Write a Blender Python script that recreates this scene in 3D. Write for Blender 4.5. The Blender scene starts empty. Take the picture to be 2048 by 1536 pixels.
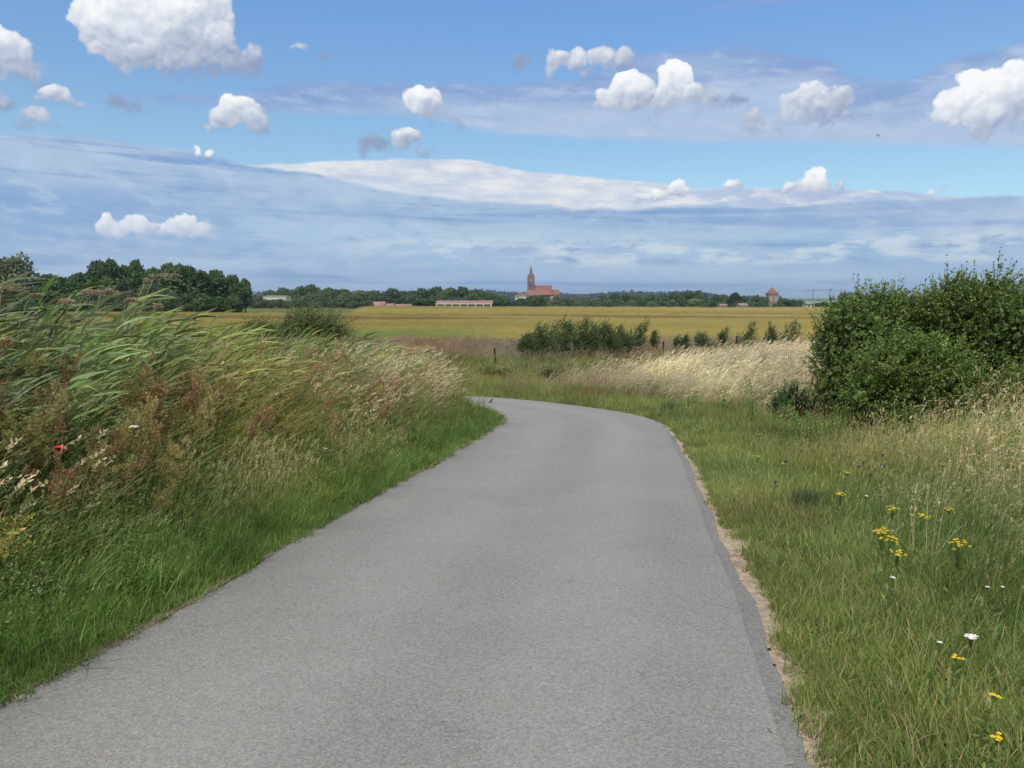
import bpy, math, random
import numpy as np
from mathutils import Vector, Euler
PI = math.pi
sc = bpy.context.scene
COL = sc.collection

# ------------------------------------------------------------------ camera
FPX, HOR, EYE = 1500.0, 605.0, 1.6          # focal length in px of the 2048 wide frame
PITCH = math.atan((768 - HOR) / FPX)
cam = bpy.data.cameras.new('camera')
camo = bpy.data.objects.new('camera', cam)
COL.objects.link(camo)
cam.sensor_width = 36
cam.lens = 36 * FPX / 2048
cam.clip_start = 0.05
cam.clip_end = 40000
camo.location = (0, 0, EYE)
camo.rotation_euler = (PI / 2 - PITCH, 0, 0)
sc.camera = camo

# ------------------------------------------------------------------ sun, exposure
SUN_EL, SUN_AZ = math.radians(56), math.radians(-160)     # azimuth clockwise from +Y
sun = bpy.data.lights.new('sun', 'SUN')
sun.energy = 4.2
sun.angle = math.radians(3.0)
sun.color = (1.0, 0.93, 0.83)
suno = bpy.data.objects.new('sun', sun)
COL.objects.link(suno)
sd = Vector((math.sin(SUN_AZ) * math.cos(SUN_EL), math.cos(SUN_AZ) * math.cos(SUN_EL), math.sin(SUN_EL)))
suno.rotation_euler = sd.to_track_quat('Z', 'Y').to_euler()
sc.view_settings.view_transform = 'Standard'
sc.view_settings.look = 'None'
sc.view_settings.gamma = 1
sc.view_settings.exposure = 0.0
sc.cycles.max_bounces = 6
sc.cycles.diffuse_bounces = 4
sc.cycles.glossy_bounces = 2
sc.cycles.transmission_bounces = 3
sc.cycles.volume_bounces = 0
sc.cycles.use_denoising = True

# ------------------------------------------------------------------ node helpers
class G:
    """tiny expression builder over a node tree"""
    def __init__(self, tree): self.t = tree
    def n(self, typ, **kw):
        nd = self.t.nodes.new(typ)
        for k, v in kw.items(): setattr(nd, k, v)
        return nd
    def put(self, sock, v):
        if v is None: return
        if isinstance(v, bpy.types.NodeSocket): self.t.links.new(v, sock)
        else: sock.default_value = v
    def m(self, op, a, b=None, c=None, clamp=False):
        nd = self.n('ShaderNodeMath', operation=op, use_clamp=clamp)
        self.put(nd.inputs[0], a); self.put(nd.inputs[1], b); self.put(nd.inputs[2], c)
        return nd.outputs[0]
    def v(self, op, a, b=None, scale=None):
        nd = self.n('ShaderNodeVectorMath', operation=op)
        self.put(nd.inputs[0], a); self.put(nd.inputs[1], b)
        if scale is not None: self.put(nd.inputs['Scale'], scale)
        return nd.outputs['Value'] if op in ('DISTANCE', 'LENGTH', 'DOT_PRODUCT') else nd.outputs[0]
    def xyz(self, x, y, z=0.0):
        nd = self.n('ShaderNodeCombineXYZ')
        self.put(nd.inputs[0], x); self.put(nd.inputs[1], y); self.put(nd.inputs[2], z)
        return nd.outputs[0]
    def sep(self, v):
        nd = self.n('ShaderNodeSeparateXYZ'); self.put(nd.inputs[0], v)
        return nd.outputs
    def noise(self, vec, scale, detail=3, rough=0.5, dist=0.0, out='Fac'):
        nd = self.n('ShaderNodeTexNoise')
        self.put(nd.inputs['Vector'], vec)
        nd.inputs['Scale'].default_value = scale; nd.inputs['Detail'].default_value = detail
        nd.inputs['Roughness'].default_value = rough; nd.inputs['Distortion'].default_value = dist
        return nd.outputs[out]
    def voro(self, vec, scale, detail=0, rough=0.5, out='Distance', feature='F1'):
        nd = self.n('ShaderNodeTexVoronoi', feature=feature)
        self.put(nd.inputs['Vector'], vec)
        nd.inputs['Scale'].default_value = scale; nd.inputs['Detail'].default_value = detail
        nd.inputs['Roughness'].default_value = rough
        return nd.outputs[out]
    def rng(self, x, a, b, c=0.0, d=1.0, smooth=True):
        nd = self.n('ShaderNodeMapRange')
        if smooth: nd.interpolation_type = 'SMOOTHSTEP'
        for s, v in zip(('Value', 'From Min', 'From Max', 'To Min', 'To Max'), (x, a, b, c, d)): self.put(nd.inputs[s], v)
        return nd.outputs[0]
    def mix(self, f, a, b, blend='MIX'):
        nd = self.n('ShaderNodeMix', data_type='RGBA', blend_type=blend)
        self.put(nd.inputs[0], f)
        for s, v in ((nd.inputs[6], a), (nd.inputs[7], b)):
            if isinstance(v, tuple) and len(v) == 3: v = (*v, 1)
            self.put(s, v)
        return nd.outputs[2]
    def curve(self, x, pts):
        """piecewise curve through pts (x,y), via a Float Curve node"""
        xs = [p[0] for p in pts]; ys = [p[1] for p in pts]
        x0, x1, y0, y1 = min(xs), max(xs), min(ys), max(ys)
        if y1 - y0 < 1e-6: y1 = y0 + 1
        t = self.rng(x, x0, x1, smooth=False)
        nd = self.n('ShaderNodeFloatCurve')
        c = nd.mapping.curves[0]
        for i, (px, py) in enumerate(pts):
            q = ((px - x0) / (x1 - x0), (py - y0) / (y1 - y0))
            if i == 0: c.points[0].location = q
            elif i == len(pts) - 1: c.points[-1].location = q
            else: c.points.new(*q)
        nd.mapping.update()
        self.put(nd.inputs['Value'], t)
        return self.m('MULTIPLY_ADD', nd.outputs[0], y1 - y0, y0)

def srgb(r, g, b):
    f = lambda c: (c / 255 / 12.92) if c / 255 <= 0.04045 else ((c / 255 + 0.055) / 1.055) ** 2.4
    return (f(r), f(g), f(b))

# ------------------------------------------------------------------ world: sky and clouds
def sky_at(px, py):
    u, v = (px - 1024) / FPX, (768 - py) / FPX
    x, y, z = u, math.cos(PITCH) + v * math.sin(PITCH), -math.sin(PITCH) + v * math.cos(PITCH)
    return math.degrees(math.atan2(x, y)), math.degrees(math.atan2(z, math.hypot(x, y)))

def make_world():
    w = bpy.data.worlds.new('World'); sc.world = w; w.use_nodes = True
    nt = w.node_tree; g = G(nt)
    bg = nt.nodes['Background']
    SK = 0.1
    sky = g.n('ShaderNodeTexSky', sky_type='NISHITA', sun_disc=False)
    sky.sun_elevation = SUN_EL; sky.sun_rotation = SUN_AZ
    sky.air_density = 1.0; sky.dust_density = 0.6; sky.ozone_density = 2.5
    D = g.n('ShaderNodeTexCoord').outputs['Generated']
    dx, dy, dz = g.sep(D)
    az = g.m('MULTIPLY', g.m('ARCTAN2', dx, dy), 57.29578)
    el = g.m('MULTIPLY', g.m('ARCSINE', dz), 57.29578)
    P = g.xyz(az, el, 0)
    def S(c, k=1.0): return tuple(x / SK * k for x in srgb(*c))
    col = g.mix(1.0, sky.outputs[0], g.mix(g.rng(el, 9, 24), (1.28, 1.43, 1.40), SKY_GAIN), 'MULTIPLY')
    # stretched coordinates for layered cloud
    ps = g.xyz(g.m('MULTIPLY', az, 0.09), g.m('MULTIPLY', g.m('MULTIPLY_ADD', az, 0.03, el), 0.62), 0.0)
    n1 = g.noise(ps, 0.55, 6, 0.58)
    n2 = g.noise(g.v('ADD', ps, (17, 5, 0)), 1.3, 6, 0.6)
    nz1 = g.m('SUBTRACT', n1, 0.5); nz2 = g.m('SUBTRACT', n2, 0.5)
    pf = g.noise(g.xyz(g.m('MULTIPLY', az, 0.5), g.m('MULTIPLY', el, 1.4), 3.0), 0.6, 5, 0.6)
    nf = g.m('SUBTRACT', pf, 0.5)
    pk = g.noise(g.xyz(g.m('MULTIPLY', az, 0.32), g.m('MULTIPLY_ADD', az, 0.08, el), 7.0), 1.15, 7, 0.62)
    nk = g.m('SUBTRACT', pk, 0.5)
    def bound(pts, amp1, amp2=0.0):
        pts = [sky_at(*p) for p in pts]
        c = g.curve(az, pts)
        c = g.m('MULTIPLY_ADD', nz1, amp1, c)
        if amp2: c = g.m('MULTIPLY_ADD', nf, amp2, c)
        return c
    # -- upper altostratus band
    top = bound([(-200, 205), (80, 186), (200, 180), (420, 172), (620, 160), (850, 148), (1050, 150), (1250, 118), (1400, 92), (1620, 105), (1800, 150), (1950, 95), (2250, 60)], 3.0, 0.8)
    bot = bound([(-200, 205), (80, 196), (300, 208), (520, 226), (800, 238), (1000, 270), (1250, 285), (1500, 290), (1800, 298), (2250, 305)], 1.2, 0.5)
    a_t = g.rng(g.m('SUBTRACT', top, el), 0.0, 0.8)
    a_b = g.rng(g.m('SUBTRACT', el, bot), -0.1, 0.7)
    dens = g.rng(g.m('MULTIPLY_ADD', nz1, 1.2, g.m('MULTIPLY', nz2, 0.8)), -0.5, 0.1, 0.82, 1.0)
    a1 = g.m('MULTIPLY', g.m('MULTIPLY', a_t, a_b), dens)
    tdist = g.m('SUBTRACT', top, el)
    c1 = g.mix(g.rng(g.m('MULTIPLY_ADD', nz2, 5.0, tdist), 0.2, 3.6), S((134, 164, 212)), S((176, 198, 227)))
    c1 = g.mix(g.rng(nf, -0.02, 0.3, 0, 0.45), c1, S((198, 210, 232)))
    c1 = g.mix(g.rng(nk, -.02, .22, 0, .5), c1, S((203, 214, 234)))
    c1 = g.mix(g.rng(nk, -.04, -.24, 0, .4), c1, S((140, 164, 210)))
    col = g.mix(a1, col, c1)
    # high thin wisps, upper right
    wis = g.noise(g.xyz(g.m('MULTIPLY', az, 0.07), g.m('MULTIPLY_ADD', az, -0.04, el), 9.0), 0.7, 6, 0.62)
    aw = g.m('MULTIPLY', g.rng(wis, 0.52, 0.72, 0, 0.6), g.m('MULTIPLY', g.rng(az, -2, 22), g.rng(el, 12, 20)))
    col = g.mix(aw, col, S((142, 166, 216)))
    # -- bright distant bank
    wt = bound([(300, 312), (370, 310), (450, 322), (560, 324), (680, 318), (900, 317), (1050, 338), (1180, 352), (1300, 362), (1420, 372), (1560, 372), (1700, 376), (1850, 385), (2100, 398)], 0.5, 0.5)
    a_w = g.m('MULTIPLY', g.rng(g.m('SUBTRACT', wt, el), 0.0, 0.22), g.rng(az, -26, -21))
    cw = g.mix(g.rng(g.m('ADD', nz2, nf), -0.3, 0.25), S((196, 209, 229)), S((236, 238, 240)))
    cw = g.mix(g.m('MULTIPLY', g.rng(az, 4, 20), g.rng(nk, .10, -.08)), cw, S((178, 197, 228)))
    cw = g.mix(g.rng(nk, .02, -.2, 0, .6), cw, S((186, 201, 226)))
    col = g.mix(a_w, col, cw)
    # -- low grey-blue sheet down to the horizon
    lt = bound([(-300, 262), (0, 270), (200, 276), (340, 292), (480, 322), (620, 342), (740, 370), (900, 392), (1050, 402), (1250, 414), (1400, 404), (1550, 410), (1700, 400), (1850, 392), (2300, 396)], 1.0, 1.0)
    a_l = g.rng(g.m('SUBTRACT', lt, el), 0.0, 0.3)
    cl = g.mix(g.rng(el, 0.5, 11), S((146, 184, 224)), S((148, 178, 216)))
    cl = g.mix(g.rng(nz2, -0.02, 0.22, 0, 0.85), cl, S((184, 205, 229)))
    cl = g.mix(g.rng(nz1, 0.16, -0.2, 0, 0.75), S((186, 202, 228)), cl)
    cl = g.mix(g.rng(g.m('MULTIPLY_ADD', nz1, 1.0, g.m('MULTIPLY', nz2, -0.7)), 0.02, 0.22, 0, 0.7), cl, S((133, 164, 212)))
    lay = g.noise(g.xyz(g.m('MULTIPLY', az, 0.035), g.m('MULTIPLY_ADD', az, 0.02, el), 11.0), 0.75, 5, 0.6)
    cl = g.mix(g.rng(lay, .50, .64, 0, .7), cl, S((186, 208, 230)))
    cl = g.mix(g.rng(lay, .47, .36, 0, .8), cl, S((130, 163, 211)))
    # lighter right part, darker left lower corner
    cl = g.mix(g.m('MULTIPLY', g.rng(az, 8, 30), g.rng(el, 3, 7, 0, 0.55)), cl, S((188, 203, 231)))
    cl = g.mix(g.m('MULTIPLY', g.rng(az, -12, -32), g.m('MULTIPLY', g.rng(el, 8.5, 6.5), g.rng(el, 2.5, 4.5, 0, 0.55))), cl, S((122, 158, 214)))
    # pale puffs low in the sheet
    pw = g.noise(g.xyz(g.m('MULTIPLY', az, 0.30), g.m('MULTIPLY', el, 0.95), 5.0), 0.9, 6, 0.6)
    lowm = g.m('MULTIPLY', g.m('MULTIPLY', g.rng(el, 2.4, 3.1), g.rng(el, 5.4, 4.0)), g.rng(az, -14, -6, .25, 1))
    cl = g.mix(g.m('MULTIPLY', g.rng(pw, 0.45, 0.60, 0, 0.9), lowm), cl, S((217, 225, 237)))
    cl = g.mix(g.m('MULTIPLY', g.rng(nk, .0, .2, 0, .55), g.rng(el, .5, 4)), cl, S((203, 214, 233)))
    cl = g.mix(g.m('MULTIPLY', g.rng(nk, -.02, -.2, 0, .5), g.rng(el, .5, 4)), cl, S((134, 162, 207)))
    cl = g.mix(1.0, cl, (.93, 1.0, .985), 'MULTIPLY')
    col = g.mix(a_l, col, cl)
    # broken pale cloud overhead and behind, out of view, added to offset blue skylight
    ov = g.noise(D, 2.2, 4, .55)
    am = g.m('MAXIMUM', g.rng(el, 30, 42), g.rng(g.m('ABSOLUTE', az), 44, 60))
    col = g.mix(g.m('MULTIPLY', am, g.rng(ov, .34, .56, 0, .92)), col, S((226, 226, 224)))
    # -- cumulus
    # each cloud: circles (px of the frame), tone 1 = bright .. 0 = grey scrap, softness
    clouds = [([(272,45,84),(350,20,88),(398,78,56),(318,100,64),(276,120,38),(365,128,42)], 1, .25),
              ([(436,128,40),(484,134,36),(455,105,24)], .55, .4),
              ([(5,122,50),(44,142,34),(-45,110,60)], .9, .3), ([(0,200,18)], .5, .4),
              ([(112,204,22),(86,208,13),(146,211,12)], .75, .4), ([(240,208,20),(215,210,14),(268,206,14)], .1, .6),
              ([(78,248,22),(112,256,13),(52,254,12)], .6, .4),
              ([(477,218,24),(450,242,24),(502,240,25),(525,252,16),(412,256,12)], .85, .3),
              ([(602,100,20),(622,108,12)], .7, .5), ([(655,110,20),(604,140,12),(640,120,12)], .15, .7), ([(828,136,18),(806,134,10),(850,138,9)], .05, .8),
              ([(842,204,26),(870,210,24),(868,232,20),(905,240,12)], .85, .35),
              ([(738,290,24),(765,298,17)], .3, .4), ([(818,288,26),(840,296,14)], .7, .35),
              ([(1118,132,22),(1155,124,24),(1205,114,28),(1245,122,24)], .75, .35), ([(1040,140,22),(1060,125,14)], .25, .7),
              ([(1256,176,30),(1228,205,28),(1285,205,32)], .95, .3), ([(1352,162,35),(1374,194,36),(1325,205,32),(1418,205,26)], .95, .3), ([(1455,208,18),(1480,205,14)], .15, .7),
              ([(1508,246,22),(1548,252,14)], .6, .4), ([(1594,214,24),(1628,200,28),(1684,212,28),(1640,234,30),(1706,226,18)], .7, .35), ([(1748,234,12)], .1, .5),
              ([(1938,170,28),(1912,212,34),(1975,190,38),(2040,190,46),(1962,232,32),(2110,200,62)], .95, .3),
              ([(265,454,24),(220,459,18),(308,462,16)], .9, .5), ([(367,449,24),(342,466,20),(404,466,22)], .9, .5),
              ([(1632,366,20),(1588,383,13),(1680,380,12),(1610,378,14)], 1, .2), ([(1464,374,11)], 1, .3), ([(1320,392,17),(1350,387,15),(1290,400,12)], 1, .3), ([(1860,384,10),(1890,388,9)], .9, .3), ([(420,313,8),(395,311,6)], 1, .3), ([(595,321,7)], 1, .3)]
    wv = g.v('SUBTRACT', g.noise(P, 0.42, 3, 0.55, out='Color'), (0.5, 0.5, 0.5))
    q = g.v('MULTIPLY', g.v('ADD', P, g.v('SCALE', wv, scale=1.5)), (.86, 1, 0))
    qx, qy, _ = g.sep(q)
    F = T_ = None
    for cs, tone, soft in clouds:
        cs = [(sky_at(x, y)[0] * .86, sky_at(x, y)[1], (r * 1.02 + 4) / FPX * 57.3) for x, y, r in cs]
        e = None
        for x, y, r in cs:
            d = g.m('SUBTRACT', r, g.v('DISTANCE', q, (x, y, 0)))
            e = d if e is None else g.m('MAXIMUM', e, d)
        base = min(y - r * .72 for x, y, r in cs); top = max(y + r for x, y, r in cs)
        x0 = min(x - r for x, y, r in cs); x1 = max(x + r for x, y, r in cs)
        e = g.m('MINIMUM', e, g.m('MULTIPLY', g.m('SUBTRACT', qy, base), .75))
        if soft > .35: e = g.m('SUBTRACT', e, (soft - .3) * .25)
        h = top - base
        sh = g.m('MULTIPLY_ADD', qy, .95 * tone / h, -base * .95 * tone / h - .24 + .27 * tone)
        sh = g.m('MULTIPLY_ADD', qx, -.30 * tone / (x1 - x0), sh)
        sh = g.m('ADD', sh, .30 * tone * (x0 + x1) / 2 / (x1 - x0))
        if F is None: F, T_ = e, sh
        else:
            k = g.m('GREATER_THAN', e, F)
            nd = g.n('ShaderNodeMix', data_type='FLOAT')
            g.put(nd.inputs[0], k); g.put(nd.inputs[2], T_); g.put(nd.inputs[3], sh)
            T_ = nd.outputs[0]; F = g.m('MAXIMUM', F, e)
    def billow(p): return g.voro(p, 0.52, 2, 0.42)
    pw_ = g.v('ADD', P, g.v('SCALE', wv, scale=1.2))
    b0 = billow(pw_); b1 = billow(g.v('ADD', pw_, (-0.14, 0.30, 0)))
    frag = g.noise(P, 0.9, 6, 0.56)
    frm = g.m('SUBTRACT', frag, 0.5)
    low = g.rng(T_, .45, .1)                                   # frayed, softer underside
    f0 = g.m('MULTIPLY_ADD', g.m('SUBTRACT', 0.62, b0), 0.6, F)
    f0 = g.m('MULTIPLY_ADD', frm, g.m('MULTIPLY_ADD', low, 1.1, 0.8), f0)
    ac = g.rng(f0, -0.05, g.m('MULTIPLY_ADD', low, 0.55, 0.13))
    relief = g.m('MULTIPLY', g.m('SUBTRACT', b1, b0), 0.5)
    shade = g.m('ADD', g.m('ADD', T_, g.m('MULTIPLY', relief, g.rng(f0, 0, .5, .3, 1))), g.m('MULTIPLY', frm, 0.30))
    shade = g.m('SUBTRACT', shade, g.rng(f0, 0.35, 0.0, 0, .10))
    cc = g.mix(g.rng(shade, -.05, .5), S((143, 160, 193)), S((206, 214, 228)))
    cc = g.mix(g.rng(shade, .30, .80), cc, S((248, 249, 250), 1.05))
    # distance fading: low cumulus take the cream of the far bank
    cc = g.mix(g.rng(el, 7.5, 4.5, 0, 0.5), cc, S((222, 229, 240)))
    fadea = g.rng(el, 3.0, 5.5, 0.6, 1.0)
    full = g.mix(g.m('MULTIPLY', ac, fadea), col, cc)
    nt.links.new(full, bg.inputs[0])
    bg.inputs[1].default_value = SK
    bg2 = g.n('ShaderNodeBackground')                       # beyond the cumulus: the same sky without them
    nt.links.new(col, bg2.inputs[0]); bg2.inputs[1].default_value = SK
    gate = g.m('MULTIPLY', g.m('LESS_THAN', g.m('ABSOLUTE', az), 42.0), g.m('MULTIPLY', g.m('GREATER_THAN', el, 1.0), g.m('LESS_THAN', el, 36.0)))
    ms = g.n('ShaderNodeMixShader')
    g.put(ms.inputs[0], gate)
    nt.links.new(bg2.outputs[0], ms.inputs[1]); nt.links.new(bg.outputs[0], ms.inputs[2])
    nt.links.new(ms.outputs[0], nt.nodes['World Output'].inputs[0])
SKY_GAIN = (1.14, 1.52, 1.82)
make_world()

# ------------------------------------------------------------------ terrain and path shapes
def smooth(x, a, b):
    t = np.clip((x - a) / (b - a), 0, 1)
    return t * t * (3 - 2 * t)
_PY = np.array([-60, -6, 0, 20, 26, 34, 48, 60, 72, 110, 160, 220, 280, 350, 400, 460, 560, 700, 1500, 2600, 9000.])
_PZ = np.array([3.6, .36, 0, -1.2, -1.52, -1.86, -2.22, -2.36, -2.4, -2.48, -2.35, -2.05, -1.6, -1.1, -1.15, -2.4, -5.5, -8, -9, -9, -9.])
def prof(y):
    y = np.asarray(y, float)
    r = np.interp(y, _PY, _PZ)
    acc = 0
    k = np.where(y < 21, 0.0, np.clip((y - 21) * 0.3, 0, 1) * np.maximum(2.0, y * 0.06))
    for o in (-1, -.6, -.2, .2, .6, 1): acc = acc + np.interp(y + o * k, _PY, _PZ)
    return acc / 6
EL = np.array([(-3.1, -1.5), (-2.7, 1), (-2.29, 3.18), (-2.11, 3.86), (-1.96, 4.77), (-1.83, 5.75), (-1.6, 7.21), (-1.26, 9.06), (-1.0, 10.27), (-.64, 12.82), (-.25, 15.34), (-.17, 16.2), (-.25, 17.4), (-.55, 18.6), (-1.3, 19.9), (-2.5, 21.0), (-4.6, 22.3), (-9, 24.2), (-16, 26.4), (-34, 31)])
ER = np.array([(.45, -2.1), (.85, .4), (1.15, 2.68), (1.27, 3.27), (1.4, 4.0), (1.56, 4.83), (1.75, 6.06), (1.98, 7.47), (2.41, 9.92), (2.78, 12.4), (3.11, 14.9), (3.12, 16.2), (2.95, 17.5), (2.5, 18.9), (1.6, 20.7), (.25, 22.7), (-1.6, 24.3), (-6.5, 26.6), (-14.5, 29.6), (-33, 34.2)])
def chaikin(P, n=2):
    for _ in range(n):
        Q = [P[0]]
        for a, b in zip(P[:-1], P[1:]): Q += [a * .75 + b * .25, a * .25 + b * .75]
        P = np.array(Q + [P[-1]])
    return P
def resample(P, n):
    d = np.concatenate([[0], np.cumsum(np.hypot(*np.diff(P, axis=0).T))])
    t = np.linspace(0, d[-1], n)
    return np.stack([np.interp(t, d, P[:, 0]), np.interp(t, d, P[:, 1])], 1)
NR = 900
LE = resample(chaikin(EL), NR); RE = resample(chaikin(ER), NR)
_Ls, _Rs = LE[::6], RE[::6]
def nearest(P, x, y):
    x = np.asarray(x, float).ravel(); y = np.asarray(y, float).ravel()
    out = np.empty(len(x)); arg = np.empty(len(x), int)
    for i in range(0, len(x), 20000):
        d = (x[i:i + 20000, None] - P[None, :, 0]) ** 2 + (y[i:i + 20000, None] - P[None, :, 1]) ** 2
        arg[i:i + 20000] = d.argmin(1); out[i:i + 20000] = np.sqrt(d.min(1))
    return out, arg
def road_dist(x, y):
    """signed distance outside the path: + right/outer side, - left/inner side, 0 on it"""
    dr, ir = nearest(_Rs, x, y); dl, il = nearest(_Ls, x, y)
    x = np.asarray(x, float).ravel(); y = np.asarray(y, float).ravel()
    def side(P, i):
        i = np.clip(i, 1, len(P) - 2)
        t = P[i + 1] - P[i - 1]
        n = np.hypot(t[:, 0], t[:, 1])
        return ((x - P[i, 0]) * t[:, 1] - (y - P[i, 1]) * t[:, 0]) / n
    sr = side(_Rs, ir); sl = side(_Ls, il)
    return np.where(sr > 0, np.minimum(dr, np.abs(sr) + dr * (dr > .6)), np.where(sl < 0, -dl, 0.0))
_w = np.random.RandomState(5)
_wk = [(_w.uniform(-1, 1, 2) * f, _w.uniform(0, 6.28), a) for f, a in ((.12, .5), (.2, .4), (.35, .25), (.7, .15), (1.3, .08), (2.3, .05)) for _ in range(3)]
def wob(x, y, s=1.0, o=0.0):
    """cheap smooth noise, about -1..1"""
    x = np.asarray(x, float) * s + o; y = np.asarray(y, float) * s - o
    return sum(a * np.sin(k[0] * 6.283 * x + k[1] * 6.283 * y + p) for k, p, a in _wk) / 1.4
def gz(x, y):
    x = np.asarray(x, float); y = np.asarray(y, float); sh = x.shape
    x = x.ravel(); y = y.ravel()
    z = prof(y)
    near = (y < 60) & (np.abs(x) < 60)
    d = np.zeros_like(x); d[near] = road_dist(x[near], y[near]); d[~near] = 9
    ad = np.abs(d)
    z = z + 0.06 * wob(x, y, .6) * smooth(ad, .3, 2.5) + 0.04 * wob(x, y, 2.2) * smooth(ad, .3, 1)
    z = z + np.where((d < 0) & near, 0.22 * smooth(ad, .4, 2.6), 0)
    z = z + np.where((d > 0) & near, 0.25 * smooth(ad, 1.5, 5) * smooth(x, 2.5, 7) * (1 - smooth(y, 30, 50)), 0)
    z = z + np.where((d > 0) & near, .28 * smooth(x, 4.5, 10) * smooth(y, 15, 19) * smooth(d, 1, 3.5) * (1 - smooth(y, 29, 44)), 0)
    z = z - np.where(near & (ad == 0), .03, 0)
    z = z + (y > 90) * .35 * wob(x, y, .03) * smooth(y, 90, 150) * (1 - smooth(y, 300, 500))
    return z.reshape(sh)
def gz1(x, y): return float(gz(np.array([x]), np.array([y]))[0])
def wx(px, Y): return (px - 1024) / FPX * Y * math.cos(PITCH) * 1.006       # a sideways distance seen at column px
def zy(py, Y): return EYE + Y * math.tan(math.atan((768 - py) / FPX) - PITCH)  # a height seen at row py

# ------------------------------------------------------------------ mesh + object helpers
def prop(o, label=None, cat=None, group=None, kind=None):
    if label: o['label'] = label
    if cat: o['category'] = cat
    if group: o['group'] = group
    if kind: o['kind'] = kind
    return o
def mesh_np(name, V, F, mat, col=None, smoothf=False, uv=None):
    V = np.asarray(V, np.float32); F = np.asarray(F, np.int32)
    me = bpy.data.meshes.new(name)
    me.vertices.add(len(V)); me.vertices.foreach_set('co', V.ravel())
    k = F.shape[1]
    me.loops.add(F.size); me.loops.foreach_set('vertex_index', F.ravel())
    me.polygons.add(len(F))
    me.polygons.foreach_set('loop_start', np.arange(0, F.size, k, dtype=np.int32))
    me.polygons.foreach_set('loop_total', np.full(len(F), k, np.int32))
    if col is not None:
        a = me.color_attributes.new('Col', 'FLOAT_COLOR', 'POINT')
        c = np.ones((len(V), 4), np.float32); c[:, :3] = col
        a.data.foreach_set('color', c.ravel())
    if smoothf: me.polygons.foreach_set('use_smooth', np.ones(len(F), bool))
    me.update(calc_edges=True); me.validate()
    if mat: me.materials.append(mat)
    return me
def obj(name, me, parent=None, loc=(0, 0, 0)):
    o = bpy.data.objects.new(name, me); COL.objects.link(o); o.location = loc
    if parent: o.parent = parent
    return o
def empty(name, loc, rz=0.0):
    o = bpy.data.objects.new(name, None); COL.objects.link(o)
    o.location = loc; o.rotation_euler = (0, 0, rz); o.empty_display_size = .2
    return o
def copy_tree(o, parent=None):
    c = o.copy(); COL.objects.link(c)
    if parent: c.parent = parent
    for ch in list(o.children): copy_tree(ch, c)
    return c
class MB:
    """collects boxes, prisms and tubes into one mesh"""
    def __init__(s): s.V = []; s.F = []
    def add(s, V, F):
        b = len(s.V); s.V += [tuple(v) for v in V]; s.F += [tuple(b + i for i in f) for f in F]
    def box(s, x0, x1, y0, y1, z0, z1):
        s.add([(x0,y0,z0),(x1,y0,z0),(x1,y1,z0),(x0,y1,z0),(x0,y0,z1),(x1,y0,z1),(x1,y1,z1),(x0,y1,z1)],
              [(0,3,2,1),(4,5,6,7),(0,1,5,4),(1,2,6,5),(2,3,7,6),(3,0,4,7)]); return s
    def gable(s, x0, x1, y0, y1, z0, z1, axis='x', over=0.0):
        if axis == 'x':
            ym = (y0 + y1) / 2
            s.add([(x0,y0-over,z0),(x1,y0-over,z0),(x1,y1+over,z0),(x0,y1+over,z0),(x0,ym,z1),(x1,ym,z1)], [(0,3,2,1),(0,1,5,4),(2,3,4,5),(1,2,5),(3,0,4)])
        else:
            xm = (x0 + x1) / 2
            s.add([(x0-over,y0,z0),(x1+over,y0,z0),(x1+over,y1,z0),(x0-over,y1,z0),(xm,y0,z1),(xm,y1,z1)], [(0,3,2,1),(1,2,5,4),(3,0,4,5),(0,1,4),(2,3,5)])
        return s
    def cone(s, cx, cy, r0, r1, z0, z1, n=8, rot=0.0):
        V = [(cx + r * math.cos(rot + 2*PI*i/n), cy + r * math.sin(rot + 2*PI*i/n), z) for r, z in ((r0, z0), (max(r1, 1e-3), z1)) for i in range(n)]
        s.add(V, [(i, (i+1)%n, n+(i+1)%n, n+i) for i in range(n)] + [tuple(range(n))[::-1], tuple(range(n, 2*n))]); return s
    def tube(s, P, R, n=6):
        P = [Vector(p) for p in P]; V = []
        if not hasattr(R, '__len__'): R = [R] * len(P)
        for i, p in enumerate(P):
            t = (P[min(i+1, len(P)-1)] - P[max(i-1, 0)]).normalized()
            a = t.orthogonal().normalized(); b = t.cross(a)
            if i and abs(t.z) > .05:
                a = Vector((1, 0, 0)) - t * t.x; a.normalize(); b = t.cross(a)
            elif abs(t.z) > .05: a = Vector((1, 0, 0)) - t * t.x; a.normalize(); b = t.cross(a)
            V += [p + (a * math.cos(2*PI*k/n) + b * math.sin(2*PI*k/n)) * R[i] for k in range(n)]
        F = [(i*n+k, i*n+(k+1)%n, (i+1)*n+(k+1)%n, (i+1)*n+k) for i in range(len(P)-1) for k in range(n)]
        s.add(V, F + [tuple(range(n))[::-1], tuple(range((len(P)-1)*n, len(P)*n))]); return s
    def build(s, name, mat, parent=None, loc=(0,0,0)):
        me = bpy.data.meshes.new(name); me.from_pydata(s.V, [], s.F); me.update()
        me.materials.append(mat)
        return obj(name, me, parent, loc)

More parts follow.
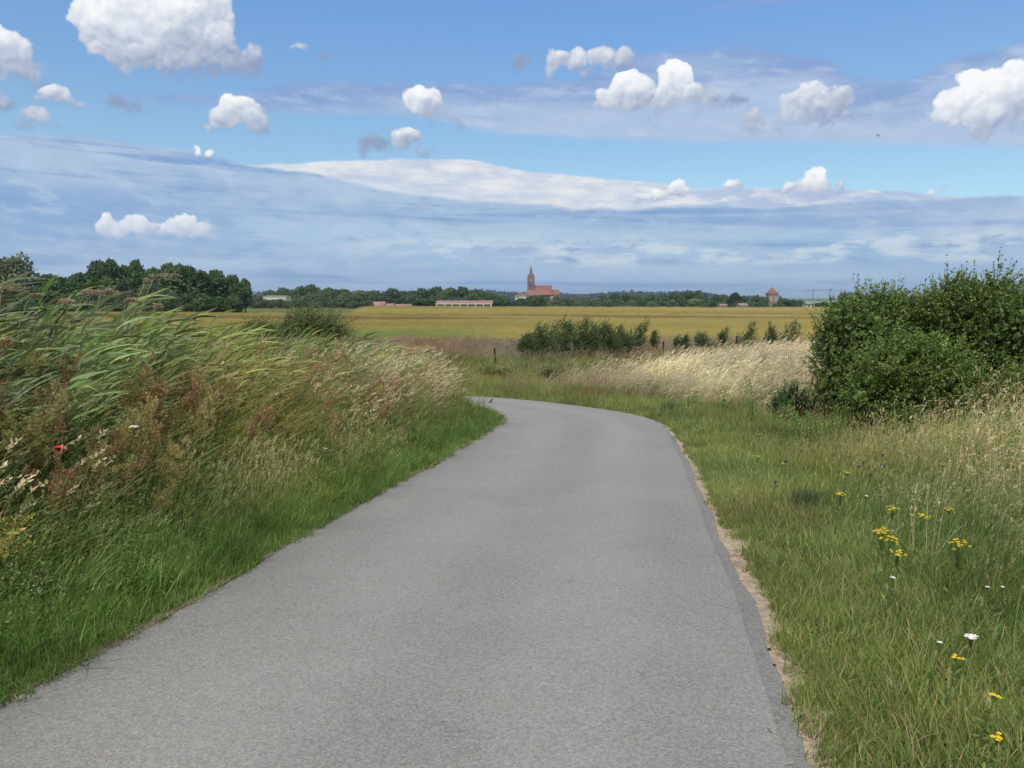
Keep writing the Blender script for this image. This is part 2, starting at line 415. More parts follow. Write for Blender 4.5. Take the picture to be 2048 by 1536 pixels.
# ------------------------------------------------------------------ materials
def new_mat(name):
    m = bpy.data.materials.new(name); m.use_nodes = True
    g = G(m.node_tree); p = m.node_tree.nodes['Principled BSDF']
    return m, g, p
def pos(g): return g.n('ShaderNodeNewGeometry').outputs['Position']
def simple(name, c, rough=.8, var=.25, scale=1.0, bump=0.0, c2=None):
    m, g, p = new_mat(name)
    tc = g.n('ShaderNodeTexCoord').outputs['Object']
    n = g.noise(tc, scale, 5, .6)
    c2 = c2 or tuple(x * (1 - var) for x in c)
    g.put(p.inputs['Base Color'], g.mix(g.rng(n, .35, .65), c, c2))
    p.inputs['Roughness'].default_value = rough
    p.inputs['Specular IOR Level'].default_value = .25
    if bump:
        b = g.n('ShaderNodeBump'); b.inputs['Strength'].default_value = .6; b.inputs['Distance'].default_value = bump
        g.put(b.inputs['Height'], n); g.put(p.inputs['Normal'], b.outputs[0])
    return m
def leaf_mat(name, inst=False, trans=.3, rough=.5, spec=.3, wvar=0.0):
    m, g, p = new_mat(name)
    a = g.n('ShaderNodeAttribute', attribute_name='Col'); c = a.outputs['Color']
    if inst:
        t = g.n('ShaderNodeAttribute', attribute_name='tint', attribute_type='INSTANCER')
        c = g.mix(1.0, c, t.outputs['Color'], 'MULTIPLY')
    else:
        r = g.n('ShaderNodeObjectInfo').outputs['Random']
        c = g.mix(1.0, c, g.mix(r, (.82, .9, .85), (1.2, 1.1, 1.1)), 'MULTIPLY')
    p.inputs['Roughness'].default_value = rough
    p.inputs['Specular IOR Level'].default_value = spec
    g.put(p.inputs['Base Color'], c)
    tr = g.n('ShaderNodeBsdfTranslucent')
    g.put(tr.inputs['Color'], g.mix(1.0, c, (1.15, 1.25, .8), 'MULTIPLY'))
    ms = g.n('ShaderNodeMixShader'); ms.inputs[0].default_value = trans
    g.t.links.new(p.outputs[0], ms.inputs[1]); g.t.links.new(tr.outputs[0], ms.inputs[2])
    g.t.links.new(ms.outputs[0], m.node_tree.nodes['Material Output'].inputs[0])
    return m
M = {}
M['grass'] = leaf_mat('grass_blades', True, .42, .55, .2)
M['leaf'] = leaf_mat('leaves', False, .4, .5, .3)
M['far_leaf'] = leaf_mat('far_leaves', False, .15, .8, .1)
M['bark'] = simple('bark', (.06, .048, .036), .9, .4, 6, .01)
M['petal_y'] = simple('yellow_petals', (.78, .60, .02), .6, .2, 40)
M['petal_w'] = simple('white_petals', (.75, .76, .7), .6, .1, 40)
M['petal_r'] = simple('red_petals', (.72, .03, .012), .5, .3, 40)
M['petal_p'] = simple('purple_petals', (.10, .045, .16), .6, .3, 40)
M['stalk'] = simple('green_stalks', (.07, .12, .03), .6, .3, 20)
M['straw'] = simple('straw', (.38, .32, .2), .7, .3, 20)
M['post'] = simple('weathered_wood', (.035, .024, .018), .9, .5, 12, .01)

# ------------------------------------------------------------------ the ground
def axis(pts):
    out = []
    for (a, b, st) in pts: out += list(np.arange(a, b, st))
    return np.array(out + [pts[-1][1]])
def far_z(X, Y):
    """distant rises"""
    r = 62 * smooth(Y, 3200, 5200) * (0.75 + .25 * np.sin(X / 900 + 1) + .12 * np.sin(X / 330))
    return r
def make_ground():
    xs = axis([(-9000, -1500, 500), (-1500, -300, 80), (-300, -60, 12), (-60, -14, 1.5), (-14, -5, .3), (-5, 8, .1), (8, 20, .4), (20, 60, 2), (60, 300, 12), (300, 1500, 80), (1500, 9000, 500)])
    ys = axis([(-60, -3, 3), (-3, 26, .1), (26, 40, .4), (40, 120, 2), (120, 600, 12), (600, 2000, 100), (2000, 9000, 350)])
    X, Y = np.meshgrid(xs, ys)
    Z = gz(X, Y) + far_z(X, Y)
    V = np.stack([X, Y, Z], -1).reshape(-1, 3)
    nx = len(xs); ny = len(ys)
    i = np.arange((ny - 1) * (nx - 1)); r = i // (nx - 1); c = i % (nx - 1); b = r * nx + c
    F = np.stack([b, b + 1, b + nx + 1, b + nx], 1)
    m, g, p = new_mat('earth_and_turf')
    P = pos(g)
    n1 = g.noise(P, 1.6, 5, .6); n2 = g.noise(P, 14, 4, .6); n3 = g.noise(P, .04, 4, .6)
    soil = g.mix(g.rng(n2, .3, .7), (.075, .058, .036), (.13, .105, .066))
    turf = g.mix(g.rng(n2, .3, .7), (.045, .072, .018), (.085, .10, .032))
    c = g.mix(g.rng(n1, .38, .6), soil, turf)
    x, y, z = g.sep(P)
    far = g.mix(g.rng(n3, .4, .6), (.06, .09, .03), (.11, .13, .045))
    farm = g.mix(g.rng(g.noise(g.v('MULTIPLY', P, (.6, 1, 1)), .0011, 1, .4), .44, .5), (.035, .06, .03), (.16, .22, .09))
    c = g.mix(g.rng(y, 60, 80), c, far)
    c = g.mix(g.rng(y, 2600, 3200), c, farm)
    g.put(p.inputs['Base Color'], c); p.inputs['Roughness'].default_value = .95; p.inputs['Specular IOR Level'].default_value = .1
    b = g.n('ShaderNodeBump'); b.inputs['Strength'].default_value = .7; b.inputs['Distance'].default_value = .03
    g.put(b.inputs['Height'], n2); g.put(p.inputs['Normal'], b.outputs[0])
    prop(obj('ground', mesh_np('ground', V, F, m, smoothf=True)), kind='structure')
make_ground()

# ------------------------------------------------------------------ asphalt path with its edge strip and sandy shoulder
def strip(name, latfn, mat, dz, edge='R', n=None, i0=0, i1=NR):
    """a sheet whose lateral stations run along the path; latfn(i, s) gives metres right of the right edge (or of the left edge)"""
    T = np.gradient(RE if edge == 'R' else LE, axis=0); T /= np.hypot(*T.T)[:, None]
    N = np.stack([T[:, 1], -T[:, 0]], 1)
    base = RE if edge == 'R' else LE
    lat = latfn(np.arange(NR))                      # (NR, k)
    XY = base[:, None, :] + N[:, None, :] * lat[..., None]
    XY = XY[i0:i1]
    Z = prof(XY[..., 1]) + (dz if not callable(dz) else dz(lat[i0:i1]))
    V = np.concatenate([XY, Z[..., None]], -1)
    k = V.shape[1]; m_ = V.shape[0]
    i = np.arange((m_ - 1) * (k - 1)); r = i // (k - 1); c = i % (k - 1); b = r * k + c
    F = np.stack([b, b + 1, b + k + 1, b + k], 1)
    latc = np.repeat((lat[i0:i1] / 4 + .9)[..., None], 3, -1).reshape(-1, 3)
    return prop(obj(name, mesh_np(name, V.reshape(-1, 3), F, mat, col=latc, smoothf=True)), kind='structure')
def asphalt(name, base=1.0, patch=0.0):
    m, g, p = new_mat(name)
    P = pos(g)
    P2 = g.v('MULTIPLY', P, (1, 1, 0))
    lat = g.m('MULTIPLY', g.m('SUBTRACT', g.sep(g.n('ShaderNodeAttribute', attribute_name='Col').outputs['Color'])[0], .9), 4.0)
    grain = g.voro(P2, 110, 0, .5, out='Color')
    gr = g.sep(grain)[0]
    fine = g.noise(P2, 210, 2, .7)
    med = g.noise(P2, 28, 4, .65)
    mot = g.noise(P2, 1.1, 4, .55)
    big = g.noise(g.v('MULTIPLY', P, (1, .35, 0)), .8, 3, .5)
    v = g.m('MULTIPLY_ADD', g.m('SUBTRACT', gr, .5), .5, 1.0)
    v = g.m('MULTIPLY_ADD', g.m('SUBTRACT', fine, .5), .95, v)
    v = g.m('MULTIPLY_ADD', g.m('SUBTRACT', med, .5), .10, v)
    v = g.m('MULTIPLY_ADD', g.m('SUBTRACT', mot, .5), .28, v)
    v = g.m('MULTIPLY_ADD', g.m('SUBTRACT', big, .5), .20, v)
    # worn lighter wheel lanes, dirtier margins (lat: 0 = right edge, -3.45 = left edge)
    lane = g.m('ADD', g.rng(g.m('ABSOLUTE', g.m('ADD', lat, 1.0)), .55, .1, 0, .09), g.rng(g.m('ABSOLUTE', g.m('ADD', lat, 2.35)), .55, .1, 0, .08))
    v = g.m('ADD', v, lane)
    v = g.m('MULTIPLY', v, g.rng(g.m('MULTIPLY_ADD', mot, .5, lat), -3.3, -2.7, .80, 1.0))
    v = g.m('MULTIPLY', v, base)
    c = g.mix(1.0, (.205, .204, .196), g.xyz(v, v, v), 'MULTIPLY')
    c = g.mix(g.rng(g.noise(P2, 5, 5, .7), .60, .76, 0, .4), c, (.20, .165, .125))
    ck = g.voro(g.v('ADD', P2, g.v('SCALE', g.noise(P2, 2.2, 4, .7, out='Color'), scale=.9)), .55, 0, .5, feature='DISTANCE_TO_EDGE')
    c = g.mix(g.m('MULTIPLY', g.rng(ck, .006, .001, 0, .5), g.rng(g.noise(P2, .6, 2, .5), .52, .60)), c, (.09, .085, .08))
    c = g.mix(g.rng(g.voro(P2, 3.1, 0, .5), .045, .02, 0, .55), c, (.10, .095, .09))
    c = g.mix(g.rng(g.voro(g.v('ADD', P2, (3, 7, 0)), 5.3, 0, .5), .05, .03, 0, .5), c, (.38, .37, .34))
    g.put(p.inputs['Base Color'], c)
    g.put(p.inputs['Roughness'], g.rng(fine, .3, .7, .75, .95)); p.inputs['Specular IOR Level'].default_value = .35
    b = g.n('ShaderNodeBump'); b.inputs['Strength'].default_value = .8; b.inputs['Distance'].default_value = .004
    g.put(b.inputs['Height'], g.m('ADD', g.m('ADD', fine, gr), g.m('MULTIPLY', med, 2.0))); g.put(p.inputs['Normal'], b.outputs[0])
    return m
_ri = np.arange(NR)
_along = np.concatenate([[0], np.cumsum(np.hypot(*np.diff(RE, axis=0).T))])
def _jit(s, amp, seed):
    r = np.random.RandomState(seed); v = 0
    for f in (.35, .8, 1.7, 3.6, 7.0): v = v + np.sin(s * f * 6.283 + r.uniform(0, 6.28)) * r.uniform(.5, 1) / (f ** .55)
    return v * amp / 2
wid = np.array([np.hypot(*(LE - RE[i]).T).min() for i in range(NR)])
def road_lat(i):
    t = np.linspace(0, 1, 25)
    right = -0.095 * (1 - smooth(_along, 14, 18))            # the top course stops short of the strip
    left = -(wid + _jit(_along, .035, 3) + _jit(_along * 4, .012, 5))
    return left[:, None] * (1 - t) + (right + _jit(_along, .006, 8))[:, None] * t
strip('road', road_lat, asphalt('asphalt'), lambda l: .012 + .02 * (1 - (np.abs(l + 1.7) / 1.75) ** 2))
strip('road_edge', lambda i: np.linspace(-.17, 0, 6)[None, :] + (_jit(_along, .022, 4))[:, None] * np.linspace(0, 1, 6)[None, :], asphalt('asphalt_edge', .84), .004, i0=0, i1=int(NR * .45))
def sand_mat(name, a, b_, dark):
    m, g, p = new_mat(name)
    P = pos(g); n = g.noise(P, 22, 5, .65); n2 = g.noise(P, 160, 2, .6); n3 = g.noise(P, 4, 3, .5)
    c = g.mix(g.rng(n, .35, .62), a, b_)
    c = g.mix(g.rng(n3, .55, .68, 0, .8), c, dark)
    c = g.mix(g.rng(n2, .55, .75, 0, .5), c, tuple(x * 1.35 for x in a))
    g.put(p.inputs['Base Color'], c); p.inputs['Roughness'].default_value = .95
    b = g.n('ShaderNodeBump'); b.inputs['Strength'].default_value = 1; b.inputs['Distance'].default_value = .02
    g.put(b.inputs['Height'], g.m('MULTIPLY_ADD', n2, .3, n)); g.put(p.inputs['Normal'], b.outputs[0])
    return m
def sand_lat(i):
    w_ = (.19 + .8 * _jit(_along, .13, 11)) * (1 - .65 * smooth(_along, 7, 15)) + .02
    return np.linspace(0, 1, 8)[None, :] * np.clip(w_, .02, .5)[:, None] - .03
strip('sand_shoulder', sand_lat, sand_mat('sandy_soil', (.40, .33, .24), (.27, .21, .14), (.16, .13, .085)), lambda l: .001 + 0 * l, i0=10, i1=int(NR * .48))
def dirt_lat(i):
    w_ = np.clip(.07 + _jit(_along, .07, 21), .01, .3)
    return np.linspace(0, 1, 6)[None, :] * w_[:, None] - w_[:, None] * .8
strip('dirt_margin', dirt_lat, sand_mat('dirt', (.20, .165, .12), (.13, .10, .07), (.09, .07, .05)), .015, edge='L', i0=5, i1=int(NR * .5))

# ------------------------------------------------------------------ plant geometry
def unit(a): return a / np.maximum(np.linalg.norm(a, axis=-1, keepdims=True), 1e-9)
def cvar(rs, n, col, var=.18, hue=.08):
    col = np.asarray(col, float)
    if col.ndim == 1: col = np.tile(col, (n, 1))
    return np.clip(col * (1 + rs.normal(0, var, (n, 1))) * (1 + rs.normal(0, hue, (n, 3))), .004, .95)
def strips(P0, D, C, L, W, WD, segs, col, tip=.12, belly=0.35):
    """n tapering ribbons: P(t) = P0 + L (D t + C t^2)"""
    n = len(P0); t = np.linspace(0, 1, segs + 1)[None, :, None]
    P = P0[:, None] + L[:, None, None] * (D[:, None] * t + C[:, None] * t * t)
    tt = t[0, :, 0]
    prof_ = np.where(tt < belly, .55 + .45 * tt / max(belly, 1e-3), 1 - (1 - tip) * ((tt - belly) / (1 - belly)) ** 1.4)
    h = W[:, None, None] * .5 * prof_[None, :, None] * WD[:, None]
    V = np.stack([P - h, P + h], 2).reshape(-1, 3)
    b = (np.arange(n) * (segs + 1) * 2)[:, None] + (np.arange(segs) * 2)[None]
    b = b.ravel(); F = np.stack([b, b + 1, b + 3, b + 2], 1)
    return V, F, np.repeat(col, (segs + 1) * 2, 0)
def rhombs(P, D, N, L, W, col, fold=.0):
    """single leaves: base, side, tip, side"""
    S = unit(np.cross(D, N)); L = L[:, None]; W = W[:, None]
    mid = P + D * L * .42 + N * (W * fold)
    V = np.stack([P, mid - S * W * .5, P + D * L, mid + S * W * .5], 1).reshape(-1, 3)
    F = np.arange(len(P) * 4).reshape(-1, 4)
    return V, F, np.repeat(col, 4, 0)
def join(parts):
    V = []; F = []; C = []; b = 0
    for v, f, c in parts:
        V.append(v); F.append(f + b); C.append(c); b += len(v)
    return np.concatenate(V), np.concatenate(F), np.concatenate(C)
def rdir(rs, n):
    return unit(rs.normal(0, 1, (n, 3)))
def disc(rs, n, R):
    r = R * np.sqrt(rs.rand(n)); a = rs.rand(n) * 6.283
    return np.stack([r * np.cos(a), r * np.sin(a), np.full(n, -.02)], 1)
def blades(rs, n, R, h0, h1, w, lean, rnd, segs, col, var=.18, spread=.25):
    P = disc(rs, n, R); L = rs.uniform(h0, h1, n)
    a = rs.rand(n) * 6.283; k = np.abs(rs.normal(0, rnd, n))
    D = unit(np.stack([rs.normal(lean * .25, spread, n), rs.normal(0, spread, n), np.ones(n)], 1))
    C = np.stack([lean * rs.uniform(.5, 1.3, n) + k * np.cos(a), .25 * lean * rs.normal(0, 1, n) + k * np.sin(a), -.45 * (k + abs(lean) * .6)], 1)
    f = rs.rand(n) * 3.1416
    WD = np.stack([np.cos(f), np.sin(f), np.zeros(n)], 1)
    return strips(P, D, C, L, w * rs.uniform(.6, 1.3, n), WD, segs, cvar(rs, n, col, var))
def heads(rs, base, D, L, r, k, col, size, droop=0.0, var=.15, shape=.9):
    """feathery or spiky heads: k small scales round each axis; base (n,3) D (n,3) L (n,)"""
    n = len(base); t = rs.rand(n, k)
    ax = base[:, None] + D[:, None] * (L[:, None] * t)[..., None]
    ax[..., 2] -= droop * (L[:, None] * t) ** 2
    ax[..., 0] += droop * .8 * (L[:, None] * t) ** 2
    rad = rdir(rs, n * k).reshape(n, k, 3)
    prof_ = np.sin(np.clip(t, .02, 1) ** .7 * PI) ** .6 * shape + .12
    P = ax + rad * (r * prof_ * rs.rand(n, k))[..., None]
    d = unit(D[:, None] * 1.0 + rad * .55)
    N_ = rdir(rs, n * k)
    m = n * k
    return rhombs(P.reshape(m, 3), d.reshape(m, 3), N_, size * rs.uniform(.6, 1.5, m), size * .38 * rs.uniform(.6, 1.3, m), cvar(rs, m, col, var))
def stems(rs, P, tipP, w, col, segs=5, bow=.25):
    """bowed thin stems from P to tipP, two crossed ribbons"""
    D = tipP - P; n = len(P); L = np.ones(n)
    up = np.zeros((n, 3)); up[:, 2] = np.linalg.norm(D, axis=1) * bow
    D0 = D + up; C0 = -up
    c = cvar(rs, n, col, .15)
    W = np.full(n, w)
    a = strips(P, D0, C0, L, W, np.tile([1., 0, 0], (n, 1)), segs, c, .5, 0)
    b = strips(P, D0, C0, L, W, np.tile([0., 1, 0], (n, 1)), segs, c, .5, 0)
    return join([a, b])
HID = bpy.data.collections.new('plant_sources')
def source(prefix, i, parts):
    V, F, C = join(parts)
    me = mesh_np('%s_%02d' % (prefix, i), V, F, M['grass'], col=C)
    o = bpy.data.objects.new(me.name, me)
    return o
def make_sources(prefix, n, fn, seed):
    c = bpy.data.collections.new(prefix)
    for i in range(n):
        c.objects.link(source(prefix, i, fn(np.random.RandomState(seed + i))))
    return c
def scatter(name, coll, nvar, P, scale, tint, seed, spin=3.1416, tilt=.08, label='', cat='plants', zs=None):
    n = len(P); rs = np.random.RandomState(seed)
    me = bpy.data.meshes.new(name)
    me.vertices.add(n); me.vertices.foreach_set('co', P.astype(np.float32).ravel())
    rot = np.stack([rs.normal(0, tilt, n), rs.normal(0, tilt, n), rs.uniform(-spin, spin, n)], 1).astype(np.float32)
    scl = np.repeat(np.asarray(scale, float)[:, None], 3, 1)
    scl[:, 2] *= rs.uniform(.85, 1.15, n)
    if zs is not None: scl[:, 2] *= zs
    for nm, arr, typ in (('rot', rot, 'FLOAT_VECTOR'), ('scl', scl.astype(np.float32), 'FLOAT_VECTOR')):
        a = me.attributes.new(nm, typ, 'POINT'); a.data.foreach_set('vector', arr.ravel())
    a = me.attributes.new('idx', 'INT', 'POINT'); a.data.foreach_set('value', rs.randint(0, nvar, n).astype(np.int32))
    a = me.attributes.new('tint', 'FLOAT_COLOR', 'POINT')
    c4 = np.ones((n, 4), np.float32); c4[:, :3] = tint; a.data.foreach_set('color', c4.ravel())
    me.update()
    o = obj(name, me)
    t = bpy.data.node_groups.new(name + '_scatter', 'GeometryNodeTree')
    t.interface.new_socket('Geometry', in_out='INPUT', socket_type='NodeSocketGeometry')
    t.interface.new_socket('Geometry', in_out='OUTPUT', socket_type='NodeSocketGeometry')
    N = t.nodes; Lk = t.links
    gi = N.new('NodeGroupInput'); go = N.new('NodeGroupOutput')
    iop = N.new('GeometryNodeInstanceOnPoints'); ci = N.new('GeometryNodeCollectionInfo')
    ci.inputs['Collection'].default_value = coll
    ci.inputs['Separate Children'].default_value = True; ci.inputs['Reset Children'].default_value = True
    iop.inputs['Pick Instance'].default_value = True
    def na(nm, typ):
        q = N.new('GeometryNodeInputNamedAttribute'); q.data_type = typ; q.inputs['Name'].default_value = nm; return q.outputs['Attribute']
    m2p = N.new('GeometryNodeMeshToPoints')
    Lk.new(gi.outputs[0], m2p.inputs[0]); Lk.new(m2p.outputs[0], iop.inputs['Points'])
    Lk.new(ci.outputs[0], iop.inputs['Instance'])
    Lk.new(na('idx', 'INT'), iop.inputs['Instance Index'])
    er = N.new('FunctionNodeEulerToRotation'); Lk.new(na('rot', 'FLOAT_VECTOR'), er.inputs[0]); Lk.new(er.outputs[0], iop.inputs['Rotation'])
    Lk.new(na('scl', 'FLOAT_VECTOR'), iop.inputs['Scale'])
    Lk.new(iop.outputs[0], go.inputs[0])
    md = o.modifiers.new('scatter', 'NODES'); md.node_group = t
    prop(o, label, cat, None, 'stuff')
    return o
def lerp_col(a, b, f): f = np.clip(f, 0, 1)[:, None]; return np.asarray(a) * (1 - f) + np.asarray(b) * f
def sample(rs, n, x0, x1, y0, y1, dens=None):
    """random ground points thinned by dens(x,y,d) in 0..1, view wedge only"""
    x = rs.uniform(x0, x1, n); y = rs.uniform(y0, y1, n)
    k = (np.abs(x) < (y * .74 + 2.2)) if y0 > -2 else np.ones(n, bool)
    x, y = x[k], y[k]
    d = road_dist(x, y)
    if dens is not None:
        k = rs.rand(len(x)) < dens(x, y, d); x, y, d = x[k], y[k], d[k]
    z = gz(x, y)
    return np.stack([x, y, z], 1), d

GRN = (.165, .225, .068); GRN2 = (.13, .195, .06); OLV = (.23, .245, .095); TAN = (.50, .42, .26); RUST = (.42, .285, .185); STRAW = (.70, .62, .47)
BLUEG = (.08, .13, .065)
# ---- variants
def f_short(rs):
    return [blades(rs, 56, .13, .04, .15, .0062, .12, .4, 3, GRN, .28), blades(rs, 10, .13, .04, .12, .005, .1, .6, 3, TAN), blades(rs, 3, .12, .12, .24, .0035, .15, .4, 3, TAN), blades(rs, 8, .12, .08, .2, .005, .15, .3, 3, OLV)]
def f_meadow(rs):
    P = disc(rs, 3, .2); tip = P + np.stack([rs.uniform(.02, .2, 3), rs.normal(0, .06, 3), rs.uniform(.35, .6, 3)], 1)
    D = unit(tip - P + np.array([.12, 0, 0]))
    return [blades(rs, 52, .2, .15, .45, .0085, .18, .35, 4, GRN, .3), blades(rs, 16, .2, .12, .38, .007, .2, .4, 4, OLV), blades(rs, 6, .2, .15, .40, .005, .3, .6, 4, TAN),
            stems(rs, P, tip, .003, OLV, 4), heads(rs, tip, D, np.full(3, .07), .006, 14, (.40, .36, .2), .016)]
def f_tallgreen(rs):
    P = disc(rs, 5, .25); tip = P + np.stack([rs.uniform(.2, .5, 5), rs.normal(0, .08, 5), rs.uniform(.8, 1.1, 5)], 1)
    D = unit(np.stack([np.full(5, .8), rs.normal(0, .15, 5), np.full(5, .45)], 1))
    return [blades(rs, 46, .28, .4, 1.05, .016, .34, .32, 5, GRN2, .35), blades(rs, 18, .28, .3, .9, .012, .34, .4, 5, OLV, .3), blades(rs, 9, .28, .3, .9, .007, .4, .5, 5, TAN),
            stems(rs, P, tip, .003, OLV, 5), heads(rs, tip, D, np.full(5, .12), .010, 26, (.30, .28, .15), .014, .8)]
def f_pale(rs):
    n = 12; P = disc(rs, n, .26); H = rs.uniform(.45, 1.1, n)
    tip = P + np.stack([H * rs.uniform(.1, .45, n), rs.normal(0, .1, n), H * .92], 1)
    D = unit(np.stack([np.full(n, .6), rs.normal(0, .22, n), rs.uniform(.45, 1.2, n)], 1))
    return [stems(rs, P, tip, .006, (.44, .38, .24), 5, .3), heads(rs, tip, D, rs.uniform(.14, .28, n), .013, 22, STRAW, .036, 1.1, .25),
            blades(rs, 26, .28, .3, .85, .011, .35, .4, 4, (.44, .38, .23), .3), blades(rs, 20, .28, .25, .65, .011, .3, .35, 4, OLV, .3), blades(rs, 16, .28, .3, .85, .008, .4, .45, 4, (.52, .45, .30), .3)]
def f_straw(rs):
    """a few long arching bleached straws over green blades"""
    n = 6; P = disc(rs, n, .2); H = rs.uniform(.6, 1.0, n)
    tip = P + np.stack([H * rs.uniform(-.1, .55, n), rs.normal(0, .12, n), H * .9], 1)
    D = unit(np.stack([rs.uniform(.1, .9, n), rs.normal(0, .25, n), rs.uniform(.1, .9, n)], 1))
    return [stems(rs, P, tip, .0038, (.52, .45, .29), 6, .3), heads(rs, tip, D, rs.uniform(.08, .16, n), .006, 22, (.58, .50, .34), .018, 1.6, .2),
            blades(rs, 26, .22, .3, .8, .009, .25, .45, 5, (.15, .22, .06), .3), blades(rs, 12, .22, .3, .8, .006, .35, .6, 5, TAN, .3)]
def f_pink(rs):
    n = 14; P = disc(rs, n, .3); H = rs.uniform(.5, .8, n)
    tip = P + np.stack([H * rs.uniform(.15, .35, n), rs.normal(0, .08, n), H * .9], 1)
    D = unit(np.stack([np.full(n, .4), rs.normal(0, .2, n), np.full(n, .8)], 1))
    return [stems(rs, P, tip, .005, (.28, .20, .13), 4), heads(rs, tip, D, rs.uniform(.1, .18, n), .035, 26, (.36, .27, .22), .03, .3),
            blades(rs, 40, .32, .2, .5, .012, .3, .35, 4, OLV), blades(rs, 26, .32, .2, .5, .010, .3, .4, 4, (.30, .24, .14))]
def f_sorrel(rs):
    """rust-coloured dock stems with loose whorled panicles"""
    parts = []
    n = 3; P = disc(rs, n, .12); H = rs.uniform(.7, 1.15, n)
    tip = P + np.stack([H * rs.uniform(.2, .5, n), rs.normal(0, .1, n), H * .95], 1)
    parts.append(stems(rs, P, tip, .006, (.16, .09, .045), 6, .15))
    for j in range(n):
        m = 16; t = rs.uniform(.5, 1, m)
        B = P[j] + (tip[j] - P[j]) * t[:, None] + np.array([0, 0, 1]) * (H[j] * .15 * t * (1 - t))[:, None] * 1
        a = rs.rand(m) * 6.283; l = (.22 - .15 * (t - .45) / .55) * rs.uniform(.6, 1.2, m)
        D = unit(np.stack([np.cos(a) * .6 + .25, np.sin(a) * .6, rs.uniform(.5, 1.0, m)], 1))
        parts.append(heads(rs, B, D, l, .028, 36, RUST, .023, .1, .25, 1.0))
    k = 9; PP = np.repeat(P, 3, 0); D = unit(np.stack([rs.normal(0, .6, k), rs.normal(0, .6, k), rs.uniform(.5, 1, k)], 1))
    parts.append(strips(PP, D, np.tile([.1, 0, -.4], (k, 1)), rs.uniform(.12, .28, k), rs.uniform(.025, .05, k), unit(np.cross(D, [0, 0, 1.])), 4, cvar(rs, k, (.09, .13, .03)), .1, .5))
    parts.append(blades(rs, 20, .2, .2, .6, .005, .35, .3, 4, OLV))
    return parts
def f_reed(rs):
    """common reed: leaning cane with long leaves streaming down wind"""
    parts = []; n = 4
    P = disc(rs, n, .16); H = rs.uniform(1.15, 1.7, n)
    tip = P + np.stack([H * rs.uniform(.3, .55, n), rs.normal(0, .1, n), H * .92], 1)
    parts.append(stems(rs, P, tip, .008, (.16, .19, .07), 6, .22))
    k = 13; t = np.linspace(.18, 1, k)[None, :, None] + rs.normal(0, .015, (n, k, 1))
    B = P[:, None] + (tip - P)[:, None] * t
    B[..., 2] += (H[:, None] * .92 * .22 * t[..., 0] * (1 - t[..., 0]))
    m = n * k; B = B.reshape(m, 3); a = rs.normal(0, .45, m)
    D = unit(np.stack([np.cos(a), np.sin(a), rs.uniform(.45, 1.7, m)], 1))
    C = np.stack([rs.uniform(.15, .45, m), rs.normal(0, .08, m), -rs.uniform(.05, .5, m)], 1)
    WD = unit(np.cross(D, unit(np.stack([rs.normal(0, .5, m), rs.normal(0, 1, m), rs.normal(.6, .5, m)], 1))))
    parts.append(strips(B, D, C, rs.uniform(.28, .52, m), rs.uniform(.020, .042, m), WD, 6, cvar(rs, m, (.19, .245, .095), .25, .1), .03, .3))
    return parts
def f_herb(rs):
    """leafy herb: upright stems set with small leaves"""
    parts = []; n = 4; P = disc(rs, n, .14); H = rs.uniform(.3, .75, n)
    tip = P + np.stack([H * rs.uniform(0, .3, n), rs.normal(0, .08, n), H], 1)
    parts.append(stems(rs, P, tip, .005, (.09, .11, .04), 4, .1))
    k = 34; t = rs.uniform(.1, 1, (n, k, 1)); B = (P[:, None] + (tip - P)[:, None] * t).reshape(-1, 3); m = n * k
    a = rs.rand(m) * 6.283; D = unit(np.stack([np.cos(a), np.sin(a), rs.uniform(-.2, .9, m)], 1))
    Nn = unit(np.stack([rs.normal(0, .4, m), rs.normal(0, .4, m), np.ones(m)], 1))
    s_ = (1.15 - .6 * t.reshape(-1))
    parts.append(rhombs(B, D, Nn, s_ * rs.uniform(.05, .1, m), s_ * rs.uniform(.018, .036, m), cvar(rs, m, (.11, .19, .055), .25), .2))
    return parts
def f_broad(rs):
    """low rosette of broad leaves"""
    m = 14; a = rs.rand(m) * 6.283; P = disc(rs, m, .05)
    D = unit(np.stack([np.cos(a), np.sin(a), rs.uniform(.3, 1.2, m)], 1)); S = unit(np.cross(D, [0, 0, 1.]))
    return [strips(P, D, np.tile([.05, 0, -.5], (m, 1)), rs.uniform(.07, .2, m), rs.uniform(.03, .07, m), S, 4, cvar(rs, m, (.11, .22, .05), .2), .15, .5),
            blades(rs, 14, .12, .05, .16, .004, .1, .4, 3, GRN)]
def f_seed(rs):
    n = 9; P = disc(rs, n, .18); H = rs.uniform(.35, .62, n)
    tip = P + np.stack([H * rs.uniform(0, .3, n), rs.normal(0, .06, n), H], 1)
    D = unit(np.stack([np.full(n, .35), rs.normal(0, .25, n), np.full(n, .8)], 1))
    return [stems(rs, P, tip, .0032, (.36, .32, .17), 4), heads(rs, tip, D, rs.uniform(.04, .08, n), .007, 20, (.50, .43, .29), .013, .6), blades(rs, 16, .18, .15, .4, .008, .25, .4, 4, OLV)]
def f_small_flower(rs):
    n = 6; P = disc(rs, n, .15); tip = P + np.stack([rs.normal(.04, .06, n), rs.normal(0, .06, n), rs.uniform(.22, .5, n)], 1)
    m = n * 7; B = np.repeat(tip, 7, 0) + rs.normal(0, .010, (m, 3)); D = unit(rs.normal(0, 1, (m, 3)) * [1, 1, .3])
    return [stems(rs, P, tip, .0022, (.09, .14, .04), 3, .1), rhombs(B, D, np.tile([0, 0, 1.], (m, 1)), np.full(m, .011), np.full(m, .008), cvar(rs, m, (.62, .64, .52), .1))]

